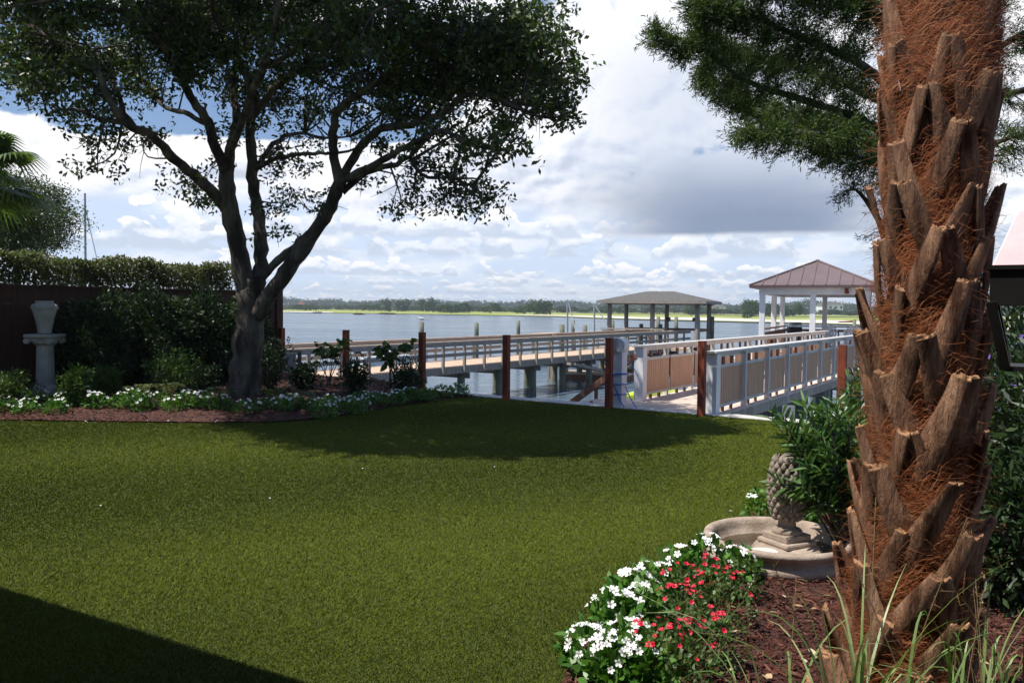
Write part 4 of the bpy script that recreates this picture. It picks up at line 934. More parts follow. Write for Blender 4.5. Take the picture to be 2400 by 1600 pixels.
for i in range(11):
    z = 0.28+i*0.034; rr = 0.104*math.sin(math.pi*min(1, max(0.12, (z-0.2)/0.5)))**0.5
    for k in range(13):
        a = 2*math.pi*(k+0.5*(i % 2))/13; o_ = Vector((math.cos(a), math.sin(a), 0)); c_ = pc+o_*rr*0.93+Vector((0, 0, z)); mb.tube([c_-Vector((0, 0, 0.018)), c_+o_*0.020, c_+o_*0.012+Vector((0, 0, 0.026))], [0.022, 0.017, 0.004], 6)
build('pinecone_finial', mb, mat('mossy_cast_stone', (0.34, 0.27, 0.21), (0.13, 0.115, 0.09), 16, 0.9, 0.4, 60), t, smooth=True)
p = Vector((AT(1785, 1298, 4.98).x, 4.95, fcb.z+0.075)); mb = MB(); mb.lathe([(0.06, 0), (0.082, 0.006), (0.082, 0.016), (0.07, 0.02)], 24); o = build('stepping_stone', mb, m_pebble); o.location = p; o.scale = (1.1, 0.8, 1); tag(o, 'flat pale round stone lying in the fountain water', 'stone')

# oleander
og2 = np.random.default_rng(61)
def oleander(px, Y, h, r, ns, lab, seed, sq=1.0, tipbias=(0, 0)):
    g = np.random.default_rng(seed); b = Vector((AT(px, 1100, Y).x, Y, 0.03)); t = thing('oleander_bush', lab, 'bush', b[:], 'oleander bushes'); sm = MB(); P = []; Dd = []
    for k in range(ns):
        a = g.random()*6.28; q = math.sqrt(g.random()); e_ = b+Vector((math.cos(a)*r*q+tipbias[0]*g.random(), math.sin(a)*r*q*0.8, h*(0.45+0.55*g.random())*(1.08-0.3*q)))
        m1 = b+(e_-b)*0.5+Vector((0, 0, 0.08)); pp = smoothpath([b+Vector((g.normal()*0.04, g.normal()*0.04, -0.02)), m1, e_], 4); sm.tube(pp, [0.009-0.0065*i/(len(pp)-1) for i in range(len(pp))], 5)
        for j in range(10):
            s_ = 0.45+0.55*(j+1)/10; ii = s_*(len(pp)-1); i0 = min(int(ii), len(pp)-2); c_ = pp[i0]+(pp[i0+1]-pp[i0])*(ii-i0); ax_ = (pp[i0+1]-pp[i0]).normalized()
            for m_ in range(3):
                v_ = Vector(g.normal(size=3)); v_ = (v_-ax_*v_.dot(ax_)).normalized(); P.append(c_[:]); Dd.append((v_*0.8+ax_*0.75)[:])
    build('stems', sm, m_twig, t); V, Fc = leaves(np.array(P), 0.115, 0.019, dirs=np.array(Dd), flat=0.6, g=g, six=True, droop=0.12); npmesh('foliage', V, Fc, m_oleander, t)
oleander(2000, 5.08, 1.0, 0.25, 64, 'oleander bush with narrow leaves overhanging the fountain', 1, tipbias=(-0.39, -0.12))
oleander(2000, 5.75, 1.05, 0.28, 44, 'oleander bush behind the fountain, against the palm trunk', 2)
oleander(2030, 8.2, 1.1, 0.26, 30, 'leafy bush seen between the boardwalk posts and the palm', 4)
# dark planting right of the palm
def dark(px, Y, zt, r, lab, n=5000, fl=0, mt=None):
    c = AT(px, 1000, Y); o = shrub('garden_shrub', lab, 'shrub', (c.x, Y, 0.03), (c.x, Y, zt/2), (r, r*0.8, zt/2), n, 0.085, 0.022, mt or m_darkleaf, 'shrubs right of the palm', 6, 0.3, 0.2, 0.3, np.random.default_rng(px))
    g = np.random.default_rng(px+5)
    for k in range(fl):
        a = g.uniform(3.3, 6.0); q = bpy.data.objects.new('flower', FP); COL.objects.link(q); q.parent = o
        q.location = (r*math.cos(a), r*0.8*math.sin(a), zt*g.uniform(0.4, 0.9)); q.rotation_euler = (R(70), 0, g.normal()*0.5)
FP = flower_mesh('flower', m_purple, 0.017)
dark(2420, 6.2, 1.75, 0.6, 'dark shrub with purple flowers behind the copper lantern', 7000, 26)
dark(2330, 8.0, 1.35, 0.6, 'dark shrub behind the right side of the palm trunk', 5000, 6)
dark(2560, 4.6, 1.5, 0.55, 'dark shrub at the right edge of the picture', 6000)
dark(2400, 4.4, 0.75, 0.36, 'low dark shrub in the shade right of the palm', 4000)

# ornamental grass
def reeds(px, Y, lab, seed, n=34, h=0.75, spread=0.55):
    g = np.random.default_rng(seed); b = Vector((AT(px, 1300, Y).x, Y, 0.03)); t = thing('ornamental_grass', lab, 'grass clump', b[:], 'striped grass clumps before the palm'); mb = MB(); st = MB()
    for k in range(n):
        a = g.random()*6.28; H_ = h*g.uniform(0.5, 1.05); sp_ = spread*g.uniform(0.15, 1.0); o_ = Vector((math.cos(a), math.sin(a)*0.7, 0)); s_ = Vector((-math.sin(a), math.cos(a), 0)); b0 = b+Vector((g.normal()*0.04, g.normal()*0.04, 0)); ps = []; N = 10; dr = g.uniform(0.3, 1.1)
        w0 = g.uniform(0.003, 0.006)
        for j in range(N):
            tt = j/(N-1); c_ = b0+o_*sp_*tt**1.7+Vector((0, 0, H_*(tt-0.55*dr*tt**3))); w_ = w0*(1-tt**2.5)+0.0004; ps += [c_-s_*w_+Vector((0, 0, 0.0008)), c_+s_*w_]
        mb.add(ps, [(2*j, 2*j+1, 2*j+3, 2*j+2) for j in range(N-1)])
    build('blades', mb, m_grassblade, t)
    for k in range(n//8):
        a = g.random()*6.28; e_ = b+Vector((math.cos(a)*0.30, math.sin(a)*0.15, h*g.uniform(0.55, 0.9))); pts_ = [b, (b+e_)/2+Vector((0, 0, 0.06)), e_]; st.tube(smoothpath(pts_, 4), 0.0016, 4)
        for j in range(26):
            c_ = pts_[1]+(e_-pts_[1])*(0.35+0.65*j/26); v_ = Vector(g.normal(size=3))*0.014+Vector((0, 0, 0.012)); st.tube([c_, c_+v_], [0.0012, 0.0006], 3)
    build('seed_stalks', st, m_drygrass, t)
reeds(2040, 2.45, 'striped grass clump with arching blades in front of the palm base', 1, 26, 1.1)
reeds(1850, 2.55, 'thin dark grass clump on the mulch left of the palm base', 2, 14, 0.95, 0.5)
reeds(2240, 2.40, 'striped grass clump at the bottom right, right of the palm base', 3, 20, 0.95, 0.6)
reeds(2330, 2.7, 'tangled grass clump low at the right edge', 4, 34, 0.9, 0.4)

# lantern
lc = Vector((AT(2446, 700, 2.42).x, 2.42, 0.03)); t = thing('garden_lantern', 'copper roofed lantern on a dark post at the right edge', 'lantern', lc[:])
def pt(px, py): return AT(px, py, 2.42).z
z_r = pt(2400, 627); z_t = pt(2400, 495); hw = 0.142
la = -R(32); LX = Vector((math.cos(la), math.sin(la), 0)); LY = Vector((-math.sin(la), math.cos(la), 0)); LA = (LX, LY, Zv)
def quad(h, z): return [Vector((lc.x, lc.y, z))+LX*a*h+LY*b*h for a, b in ((-1, -1), (1, -1), (1, 1), (-1, 1))]
mb = MB(); mb.add(quad(hw*0.90, z_r+0.004)+quad(hw*0.50, z_t), [(0, 1, 5, 4), (1, 2, 6, 5), (2, 3, 7, 6), (3, 0, 4, 7), (4, 5, 6, 7)]); mb.lathe([(0.05, 0), (0.05, 0.03), (0.02, 0.05), (0.02, 0.08)], 16, (lc.x, lc.y, z_t)); build('roof', mb, m_copper, t, bevel=0.003)
mb = MB(); mb.box((lc.x, lc.y, z_r-0.003), (hw*2.0, hw*2.0, 0.012), LA); mb.box((lc.x, lc.y, z_r-0.06), (hw*1.86, hw*1.86, 0.10), LA); build('rim', mb, m_black, t)
zb = pt(2400, 862); qa = quad(hw*0.90, z_r-0.10); qb = quad(hw*0.62, zb); mb = MB()
for a_, b_ in zip(qa, qb): mb.beam(a_, b_, 0.026, 0.026, LY)
mb.box((lc.x, lc.y, zb), (hw*1.3, hw*1.3, 0.014), LA); build('frame', mb, m_black, t)
mb = MB(); mb.lathe([(0.03, 0), (0.035, 0.02), (0.03, 0.12), (0.012, 0.15)], 16, (lc.x, lc.y, zb+0.01)); build('burner', mb, m_black, t)
mb = MB(); mb.tube([(lc.x, lc.y, 0), (lc.x, lc.y, zb)], 0.02, 14); build('post', mb, m_black, t)

# ------------------------------------------------------------------ piles
def pile_obj(r, z0, z1, m, name='pile', parent=None, loc=None):
    q = random.Random(int(r*1000)); mb = MB(); n = 7; mb.tube([(0, 0, z0+(z1-z0)*i/(n-1)) for i in range(n)], [r*(1.03-0.06*i/(n-1)) for i in range(n)], 14, lump=0.06, lr=q); return mb
def plank_deck(u0, u1, d0, d1, z, name, m, parent, w_=0.14, gap=0.007, th=0.035):
    mb = MB(); d = d0; q = random.Random(3)
    while d < d1-0.01:
        e = min(d+w_, d1); mb.box(F((u0+u1)/2+q.uniform(-.003, .003), (d+e-gap)/2, z-th/2+q.uniform(-0.002, 0.001)), (u1-u0, e-d-gap, th), (Uv, Dv, Zv)); d = e
    build(name, mb, m, parent)
def kid(o, parent, p):
    c = o.copy(); COL.objects.link(c); c.parent = parent; c.location = Vector(p)-Vector(parent['_b']); return c

# white boardwalk
RU, LU = -4.25, -5.90; WD0 = SEA+0.05; WD1 = 27.2; LD = 13.05
wb = thing('white_boardwalk', 'pale boardwalk with picket panel railings leading from the lawn to the gazebo', 'boardwalk', tuple(F(RU, SEA+0.2, 0)))
plank_deck(LU-0.12, RU+0.10, WD0, WD1, 0.0, 'deck', m_pinkdeck, wb)
plank_deck(LU-0.72, LU-0.125, WD0, LD-0.05, 0.0, 'landing', m_pinkdeck, wb)
for u in (LU-0.10, RU+0.07):
    mb = MB(); mb.box(F(u, (WD0+WD1)/2+0.02, -0.118), (0.045, WD1-WD0-0.05, 0.155), (Uv, Dv, Zv)); build('stringer', mb, m_beam, wb)
def rail_side(u, d0, d1, outs):
    pos = []; d = d0
    step = 1.30
    n = int(round((d1-d0)/step)); step = (d1-d0)/n
    pm = MB(); pm.box((0, 0, 0), (0.075, 0.075, 1.10), (Uv, Dv, Zv)); po = None
    for k in range(n+1):
        dk = d0+step*k
        if k == 0:
            mb = MB(); mb.box(F(u, dk, 0.45), (0.17, 0.17, 0.92), (Uv, Dv, Zv)); build('entry_post', mb, m_whitepaint, wb, bevel=0.006); continue
        pt_ = F(u+outs*0.055, dk, 0.375)
        if po is None:
            po = build('rail_post', pm, m_paint, None); po.parent = wb; po.location = pt_-Vector(wb['_b'])
        else: kid(po, wb, pt_)
    for k in range(n):
        a = d0+step*k+(0.085 if k == 0 else 0.045); b = d0+step*(k+1)-0.045
        mb = MB(); dd_ = a+0.02
        q = random.Random(k)
        while dd_ < b-0.03:
            mb.box(F(u+0.009, dd_+0.034, 0.40), (0.016, 0.071, 0.56), (Uv, Dv, Zv)); dd_ += 0.080
        dd_ = a+0.02
        build('picket_panel', mb, m_picket, wb)
        mb = MB(); mb.box(F(u, (a+b)/2, 0.705), (0.05, b-a, 0.045), (Uv, Dv, Zv)); build('panel_rail', mb, m_paint, wb); mb = MB(); mb.box(F(u, (a+b)/2, 0.10), (0.05, b-a, 0.045), (Uv, Dv, Zv)); build('panel_rail', mb, m_paint, wb)
        for f_ in (0.33, 0.67):
            mb = MB(); mb.box(F(u-0.012 if outs > 0 else u-0.012, a+(b-a)*f_, 0.425), (0.028, 0.085, 0.85), (Uv, Dv, Zv)); build('brace_post', mb, m_brownwood, wb)
    mb = MB(); mb.box(F(u, (d0+d1)/2-0.03, 0.932), (0.20, d1-d0+0.26, 0.035), (Uv, Dv, Zv)); build('handrail', mb, m_paint, wb, bevel=0.006)
    mb = MB(); mb.box(F(u, (d0+d1)/2, 0.88), (0.045, d1-d0-0.18, 0.06), (Uv, Dv, Zv)); build('under_rail', mb, m_paint, wb)
rail_side(RU, SEA+0.16, 26.5, 1); rail_side(LU, LD+0.05, 26.8, -1)
pmb = pile_obj(0.115, WZ-0.8, -0.06, m_pilepaint); pp0 = None
for k, d in enumerate(np.arange(13.6, 27.4, 1.95)):
    for u in (RU-0.05, LU+0.05):
        loc = F(u, d, 0)
        if pp0 is None: pp0 = build('pile', pmb, m_pilepaint, None, smooth=True); pp0.parent = wb; pp0.location = loc-Vector(wb['_b'])
        else: kid(pp0, wb, loc)
    mb = MB(); mb.box(F((RU+LU)/2, d+0.16, -0.285), (1.75, 0.06, 0.17), (Uv, Dv, Zv)); mb.box(F((RU+LU)/2, d-0.16, -0.285), (1.75, 0.06, 0.17), (Uv, Dv, Zv)); build('crossbeam', mb, m_greywood, wb)
# small black rail lamps
for d in (15.4, 20.6, 23.2):
    mb = MB(); mb.tube([F(LU+0.08, d, 0.80), F(LU+0.14, d, 0.80)], [0.03, 0.04], 10); build('rail_lamp', mb, m_black, wb)

# stair with handrail down towards the water
st = thing('dock_stairs', 'brown wooden stair with sloping handrail going down beside the white boardwalk', 'stairs', tuple(F(LU-0.75, 12.7, 0)))
s0u = LU-0.72; slope_ = 0.72
for d in (SEA+0.35, LD-0.08):
    mb = MB(); mb.beam(F(s0u+0.3, d, -0.06), F(s0u-2.2, d, -0.06-2.5*slope_), 0.045, 0.24); build('stringer', mb, m_brownwood, st)
mb = MB()
for k in range(9): mb.box(F(s0u-0.15-k*0.26, (SEA+0.35+LD-0.08)/2, -0.19*(k+1)), (0.27, 0.68, 0.035), (Uv, Dv, Zv))
build('treads', mb, m_brownwood, st)
mb = MB(); mb.beam(F(LU-0.05, LD, 0.78), F(s0u-1.9, LD, 0.78-2.57*slope_), 0.09, 0.10); build('handrail', mb, m_brownwood, st)
for k in range(4):
    u = s0u-0.1-k*0.42; zt_ = 0.73-(LU-0.05-u)*slope_; mb = MB(); mb.box(F(u, LD, zt_-0.5), (0.05, 0.05, 1.0), (Uv, Dv, Zv)); build('baluster', mb, m_brownwood, st)

# white post with octagonal cap, blue rope
wpu = u_at(1452, SEA+0.1); wp = thing('white_post', 'square white post with octagonal cap beside the boardwalk entrance', 'post', tuple(F(wpu, SEA+0.12, 0)))
mb = MB(); mb.box(F(wpu, SEA+0.12, 0.43), (0.19, 0.19, 0.90), (Uv, Dv, Zv)); build('shaft', mb, m_whitepaint, wp, bevel=0.008)
mb = MB(); o8 = []; cx = F(wpu, SEA+0.10, 0.99)
faceU = Vector((1, 0, 0)); 
oc = [(0.155*math.cos(math.pi/8+k*math.pi/4), 0.125*math.sin(math.pi/8+k*math.pi/4)) for k in range(8)]
a_ = [cx+Uv*x+Zv*z-Dv*0.10 for x, z in oc]; b_ = [cx+Uv*x+Zv*z+Dv*0.10 for x, z in oc]
mb.add(a_+b_, [tuple(range(8)), tuple(range(8, 16))[::-1]]+[(i, 8+i, 8+(i+1) % 8, (i+1) % 8) for i in range(8)]); build('octagonal_cap', mb, m_whitepaint, wp, bevel=0.01)
mb = MB(); mb.box(cx-Dv*0.108, (0.014, 0.012, 0.235), (Uv, Dv, Zv)); build('seam_strip', mb, m_grey, wp)
rp_ = MB(); c0 = F(wpu, SEA+0.12, 0)
def sq(z, s=0.108): return [c0+Uv*a*s+Dv*b*s+Zv*(z+zz__) for a, b, zz__ in ((-1, -1, 0), (1, -1, 0.015), (1, 1, 0), (-1, 1, -0.01), (-1, -1, 0))]
for z in (0.52, 0.53, 0.36, 0.20): rp_.tube(sq(z), 0.009, 6)
ep = F(LU-0.09, LD+0.02, 0.52); rp_.tube(smoothpath([c0+Uv*0.108-Dv*0.05+Zv*0.53, (c0+ep)/2+Zv*0.43, ep], 5), 0.008, 6)
rp_.tube(smoothpath([c0-Dv*0.118+Zv*0.52-Uv*0.04, c0-Dv*0.125-Uv*0.06+Zv*0.38, c0-Dv*0.12+Zv*0.30, c0-Dv*0.125+Uv*0.05+Zv*0.2, c0-Dv*0.12+Uv*0.09+Zv*0.1, c0+Uv*0.16-Dv*0.13+Zv*0.02], 4), 0.010, 6)
rp_.tube(smoothpath([c0+Uv*0.11+Zv*0.34, c0+Uv*0.18+Zv*0.2, c0+Uv*0.25+Zv*0.08, c0+Uv*0.33-Dv*0.04+Zv*0.02], 4), 0.008, 6)
tag(build('rope', rp_, m_rope, None, c0, smooth=True), 'bright blue rope wound round the white post and tied to the boardwalk', 'rope')

# ------------------------------------------------------------------ gazebo
A2 = R(24); gU = Vector((math.cos(A2), -math.sin(A2), 0)); gD = Vector((math.sin(A2), math.cos(A2), 0)); g0 = AT(1787, 700, 27.0); g0.z = 0; GW = 3.1; GL = 6.0
def GG(u, d, z=0): return g0+gU*u+gD*d+Zv*z
gz = thing('gazebo', 'white gazebo with a brown standing seam metal roof at the end of the boardwalk', 'gazebo', g0[:])
mb = MB(); mb.box(GG(GW/2+0.6, GL/2, -0.09), (GW+3.0, GL+1.0, 0.16), (gU, gD, Zv)); build('platform', mb, m_pinkdeck, gz)
BZ = 2.07; zE = 2.36; zR = 3.22
gposts = [(0, 0), (GW/2, 0), (GW, 0), (0, GL/2+0.2), (GW, GL/2), (0, GL), (GW/2, GL), (GW, GL)]
for u, d in gposts:
    mb = MB(); mb.box(GG(u, d, BZ/2), (0.17, 0.17, BZ), (gU, gD, Zv)); build('post', mb, m_whitepaint, gz, bevel=0.008)
for a, b in (((0, 0), (GW, 0)), ((0, GL), (GW, GL)), ((0, 0), (0, GL)), ((GW, 0), (GW, GL))):
    ext = 0.1 if a[1] == b[1] else -0.1
    pa = GG(*a, BZ+0.13); pb_ = GG(*b, BZ+0.13); dn = (pb_-pa).normalized(); mb = MB(); mb.beam(pa-dn*ext, pb_+dn*ext, 0.19, 0.26); build('beam', mb, m_whitepaint, gz, bevel=0.006)
OV = 0.36
E = [GG(-OV, -OV, zE), GG(GW+OV, -OV, zE), GG(GW+OV, GL+OV, zE), GG(-OV, GL+OV, zE)]; Rg = [GG(GW/2, GW/2, zR), GG(GW/2, GL-GW/2, zR)]
mb = MB(); mb.add(E+Rg+[v-Zv*0.07 for v in E], [(0, 1, 4), (1, 2, 5, 4), (2, 3, 5), (3, 0, 4, 5), (0, 6, 7, 1), (1, 7, 8, 2), (2, 8, 9, 3), (3, 9, 6, 0), (6, 9, 8, 7)]); rf = build('roof', mb, m_roof, gz)
sm = MB()
def seam(a, b): sm.beam(a+Zv*0.012, b+Zv*0.012, 0.035, 0.03)
for (e0, e1, r0_, r1_) in ((0, 1, 0, 0), (1, 2, 0, 1), (2, 3, 1, 1), (3, 0, 1, 0)):
    A_, B_ = E[e0], E[e1]; L = (B_-A_).length; n = int(L/0.36); inw = (Rg[r0_]+Rg[r1_])/2-(A_+B_)/2; dn = (B_-A_).normalized(); perp = (inw-dn*inw.dot(dn))
    run = Vector((perp.x, perp.y, 0)).length
    for k in range(1, n):
        s_ = L*k/n; lim = min(1.0, min(s_, L-s_)/run); b_ = A_+dn*s_; seam(b_, b_+perp*lim)
for e, r_ in ((0, 0), (1, 0), (2, 1), (3, 1)): sm.beam(E[e]+Zv*0.015, Rg[r_]+Zv*0.015, 0.09, 0.045)
sm.beam(Rg[0]+Zv*0.02, Rg[1]+Zv*0.02, 0.11, 0.05); build('roof_seams', sm, m_roof, rf, base=Vector(gz['_b']))
mb = MB()
for a, b in ((0, 1), (1, 2), (2, 3), (3, 0)): mb.beam(E[a]-Zv*0.04, E[b]-Zv*0.04, 0.03, 0.09)
build('fascia', mb, mat('brown_trim', (0.12, 0.08, 0.075), (0.1, 0.07, 0.065), 3, 0.4), gz)
mb = MB(); c_ = GG(GW*0.82, -0.16, BZ+0.14); mb.lathe([(0.03, 0.12), (0.07, 0.08), (0.05, 0.05), (0.055, -0.05), (0.08, -0.09), (0.03, -0.12)][::-1], 12, c_); o = build('wall_lantern', mb, m_rust, None, c_, smooth=True); tag(o, 'small rusty red lantern on the front beam of the gazebo', 'lantern')
def drail(a, b, z, name='rail'):
    mb = MB(); mb.beam(a+Zv*z, b+Zv*z, 0.10, 0.045); return mb
for a, b in (((0.1, 0.15), (0.1, GL)), ((0.1, GL), (GW+1.2, GL)), ((GW+1.2, GL), (GW+1.2, 1.0))):
    mb = MB(); mb.beam(GG(*a, 0.96), GG(*b, 0.96), 0.14, 0.04); mb.beam(GG(*a, 0.80), GG(*b, 0.80), 0.04, 0.09); mb.beam(GG(*a, 0.18), GG(*b, 0.18), 0.04, 0.09); build('railing', mb, m_brownwood, gz)
    pk = MB(); L = (GG(*b)-GG(*a)).length; n = int(L/0.28); 
    for k in range(n+1): pk.box(lerp(GG(*a, 0.49), GG(*b, 0.49), k/n), (0.05, 0.05, 0.58), (gU, gD, Zv))
    build('railing_pickets', pk, m_brownwood, gz)
gpm = pile_obj(0.14, WZ-0.8, -0.17, m_pilepaint); gp = None
for u in (-0.5, 1.8, 4.0):
    for d in (0.2, 2.5, 5.0):
        if gp is None: gp = build('pile', gpm, m_pilepaint, None, smooth=True); gp.parent = gz; gp.location = GG(u, d)-Vector(gz['_b'])
        else: kid(gp, gz, GG(u, d))
# adirondack chairs
def chair(px, Y, rz, lab, first=None):
    c = AT(px, 780, Y); c.z = 0
    if first: return dup(first, c, lab, rotz=rz)
    t = thing('adirondack_chair', lab, 'chair', (0, 0, 0), 'white slatted chairs at the gazebo')
    bk = MB()
    for k in range(7):
        x = (k-3)*0.085; top = 1.06-0.018*(k-3)**2; bk.beam((x*0.85, 0.22, 0.34), (x*1.12, 0.50, top), 0.072, 0.018, (0, -1, 0.4))
    build('backrest', bk, m_whitepaint, t)
    mb = MB()
    for k in range(6): mb.box((0, -0.32+k*0.1, 0.40-k*0.022), (0.52, 0.085, 0.02))
    build('seat', mb, m_whitepaint, t)
    for sx in (-1, 1):
        mb = MB(); mb.box((sx*0.34, -0.05, 0.60), (0.13, 0.72, 0.022)); build('armrest', mb, m_whitepaint, t)
        mb = MB(); mb.box((sx*0.30, -0.33, 0.294), (0.03, 0.10, 0.588)); build('leg', mb, m_whitepaint, t)
        mb = MB(); mb.beam((sx*0.27, -0.36, 0.36), (sx*0.27, 0.48, 0.04), 0.025, 0.10); build('leg', mb, m_whitepaint, t)
    t.location = c; t.rotation_euler = (0, 0, rz); return t
ch0 = chair(1924, 29.5, R(200), 'white slatted chair under the gazebo roof, behind its middle post')
chair(1993, 28.6, R(170), 'white slatted chair on the open platform right of the gazebo middle', ch0)
c = AT(1862, 775, 30.2); c.z = 0; t = thing('grill', 'black and silver grill standing by the gazebo railing', 'grill', c[:]); t.scale = (0.75, 0.75, 1.0)
mb = MB(); mb.box(c+Zv*0.85, (0.62, 0.4, 0.22)); build('firebox', mb, m_black, t, bevel=0.03)
mb = MB(); mb.tube([c+Vector((-0.29, 0, 0.97)), c+Vector((0.29, 0, 0.97))], 0.17, 16); build('lid', mb, mat('steel', (0.6, 0.6, 0.6), (0.5, 0.5, 0.5), 3, 0.3, metal=0.8), t, smooth=True)
for sx in (-1, 1):
    for sy in (-1, 1): mb = MB(); mb.box(c+Vector((sx*0.26, sy*0.15, 0.37)), (0.04, 0.04, 0.74)); build('leg', mb, m_black, t)

# ------------------------------------------------------------------ grey neighbour dock
gu0, gd0_ = UD(Vector((-5.88, 24.5, 0))); DZ = -0.58; RZ = 0.32; gW = 2.2
gb = thing('grey_boardwalk', 'weathered grey boardwalk with rail fencing crossing the water to the boathouse', 'boardwalk', tuple(F(gu0, gd0_, DZ)))
ga, ge = gd0_-6.0, gd0_+30.0
plank_deck(gu0-gW, gu0, ga, ge, DZ, 'deck', m_tanwood, gb, 0.145)
for u in (gu0-0.02-gW, gu0+0.028):
    mb = MB(); mb.box(F(u, (ga+ge)/2, DZ-0.155), (0.05, ge-ga, 0.26), (Uv, Dv, Zv)); build('fascia', mb, m_greywood, gb)
pmb = MB(); pmb.box((0, 0, 0), (0.09, 0.09, 1.10), (Uv, Dv, Zv)); po = None
for side, u in (('n', gu0+0.10), ('f', gu0-gW-0.09)):
    k = 0; d = gd0_-0.27-1.28*4
    while d < ge:
        loc = F(u, d, DZ+0.33)
        if po is None: po = build('rail_post', pmb, m_greywood, None); po.parent = gb; po.location = loc-Vector(gb['_b'])
        else: kid(po, gb, loc)
        d += 1.28
    ui = u-0.065 if side == 'n' else u+0.065
    mb = MB(); mb.box(F(u, (ga+ge)/2, RZ-0.005), (0.16, ge-ga, 0.04), (Uv, Dv, Zv)); build('top_rail', mb, m_tanwood, gb)
    mb = MB(); mb.box(F(u+0.068 if side == 'n' else u+0.068, (ga+ge)/2, RZ-0.10), (0.04, ge-ga, 0.14), (Uv, Dv, Zv)); build('side_rail', mb, m_greywood, gb)
    mb = MB(); mb.box(F(u+0.068, (ga+ge)/2, DZ+0.42), (0.04, ge-ga, 0.12), (Uv, Dv, Zv)); build('mid_rail', mb, m_greywood, gb)
gpo = None; gm = pile_obj(0.15, WZ-0.8, DZ-0.30, m_pile)
for d in np.arange(ga+0.8, ge, 2.55):
    for u in (gu0-0.15, gu0-gW+0.15):
        loc = F(u, d, 0)
        if gpo is None: gpo = build('pile', gm, m_pile, None, smooth=True); gpo.parent = gb; gpo.location = loc-Vector(gb['_b'])
        else: kid(gpo, gb, loc)
    mb = MB(); mb.box(F(gu0-gW/2, d+0.2, DZ-0.40), (gW+0.2, 0.06, 0.22), (Uv, Dv, Zv)); build('crossbeam', mb, m_greywood, gb)

# boathouse
b0 = AT(1429, 720, 49); b0.z = 0; BW = 5.15; BL = 3.5
def BB(u, d, z=0): return b0+gU*u+gD*d+Zv*z
bh = thing('boathouse', 'open boathouse with a low grey shingle hip roof beyond the grey boardwalk', 'boathouse', b0[:])
for u, d in ((0, 0), (BW/2, 0), (BW, 0), (0, BL), (BW/2, BL), (BW, BL)):
    mb = MB(); mb.tube([BB(u, d, WZ-0.6), BB(u, d, 0.2), BB(u, d, 1.86)], [0.16, 0.14, 0.125], 12); build('post', mb, m_greywood, bh, smooth=True)
zE2 = 2.03; OV = 0.62; E = [BB(-OV, -OV, zE2), BB(BW+OV, -OV, zE2), BB(BW+OV, BL+OV, zE2), BB(-OV, BL+OV, zE2)]; Rg = [BB(1.75, BL/2, 2.62), BB(BW-1.75, BL/2, 2.62)]
mb = MB(); mb.add(E+Rg, [(0, 1, 5, 4), (1, 2, 5), (2, 3, 4, 5), (3, 0, 4), (0, 3, 2, 1)]); build('roof', mb, m_shingle, bh)
mb = MB()
for a, b in ((0, 1), (1, 2), (2, 3), (3, 0)): mb.beam(E[a]-Zv*0.075, E[b]-Zv*0.075, 0.04, 0.14)
build('fascia', mb, m_greywood, bh)
mb = MB()
for d in (0, BL): mb.beam(BB(-0.2, d, 1.90), BB(BW+0.2, d, 1.90), 0.12, 0.16)
build('beam', mb, m_greywood, bh)
mb = MB(); mb.beam(BB(-0.3, -0.5, 0.40), BB(3.4, -0.5, 0.40), 0.6, 0.06); mb.beam(BB(-0.3, -0.5, 0.26), BB(3.4, -0.5, 0.26), 0.06, 0.12); build('bench', mb, m_greywood, bh)
mb = MB(); mb.beam(BB(0, BL, 0.34), BB(BW, BL, 0.34), 0.14, 0.14); mb.beam(BB(BW, 0, 0.34), BB(BW, BL, 0.34), 0.14, 0.14); build('railing', mb, m_brownwood, bh)
mb = MB(); mb.box(BB(BW/2, -0.6, DZ-0.1), (BW+1, 1.4, 0.16), (gU, gD, Zv)); build('platform', mb, m_tanwood, bh)
for u in (BW/2-0.03, BW/2+0.9, BW*0.97):
    mb = MB(); mb.tube([BB(u-0.12, 0.1, 1.2-0.22), BB(u+0.12, 0.1, 1.2-0.22)], 0.12, 12); build('hoist_wheel', mb, m_black, bh)
# side bench on the boardwalk
ps = AT(1290, 790, 42); mb = MB(); ps.z = 0
sb = thing('dock_bench', 'grey wooden bench platform on the far side of the grey boardwalk', 'bench', ps[:])
mb.box(ps+Zv*0.26, (1.3, 2.6, 0.05), (gU, gD, Zv)); build('seat', mb, m_tanwood, sb)
for sx in (-0.5, 0.5):
    for sy in (-1.1, 1.1): mb = MB(); mb.box(ps+gU*sx+gD*sy+Zv*-1.1, (0.1, 0.1, 2.65), (gU, gD, Zv)); build('leg', mb, m_greywood, sb)

# mooring piles
mp_ = [(988, 755, 50, .30, 'mooring pile with a gull standing on it'), (1117, 757, 55, .29, 'mooring pile midway between the gull pile and the third steel post'), (1215, 752, 60, .27, 'mooring pile just right of the third steel post'),
       (1317, 761, 46, .30, 'short thick mooring pile, left of a closely set group of three'), (1343, 751, 55, .25, 'taller middle pile of the group of three'), (1371, 762, 49, .27, 'right pile of the group of three left of the boathouse'),
       (1436, 751, 58, .25, 'mooring pile at the left corner of the boathouse'), (1503, 759, 52, .25, 'short pile in front of the boathouse, left of its middle post'), (1543, 743, 60, .28, 'tall pile beside the middle post of the boathouse'),
       (1548, 760, 51, .24, 'short pile in front of the middle of the boathouse'), (1585, 743, 60, .28, 'tall pile in the right half of the boathouse'), (1637, 744, 60, .25, 'tall pile behind the right post of the boathouse'),
       (1670, 742, 50, .23, 'tall pale mooring pile standing clear right of the boathouse'), (2003, 749, 40, .17, 'green mooring pile right of the gazebo, beside the palm')]
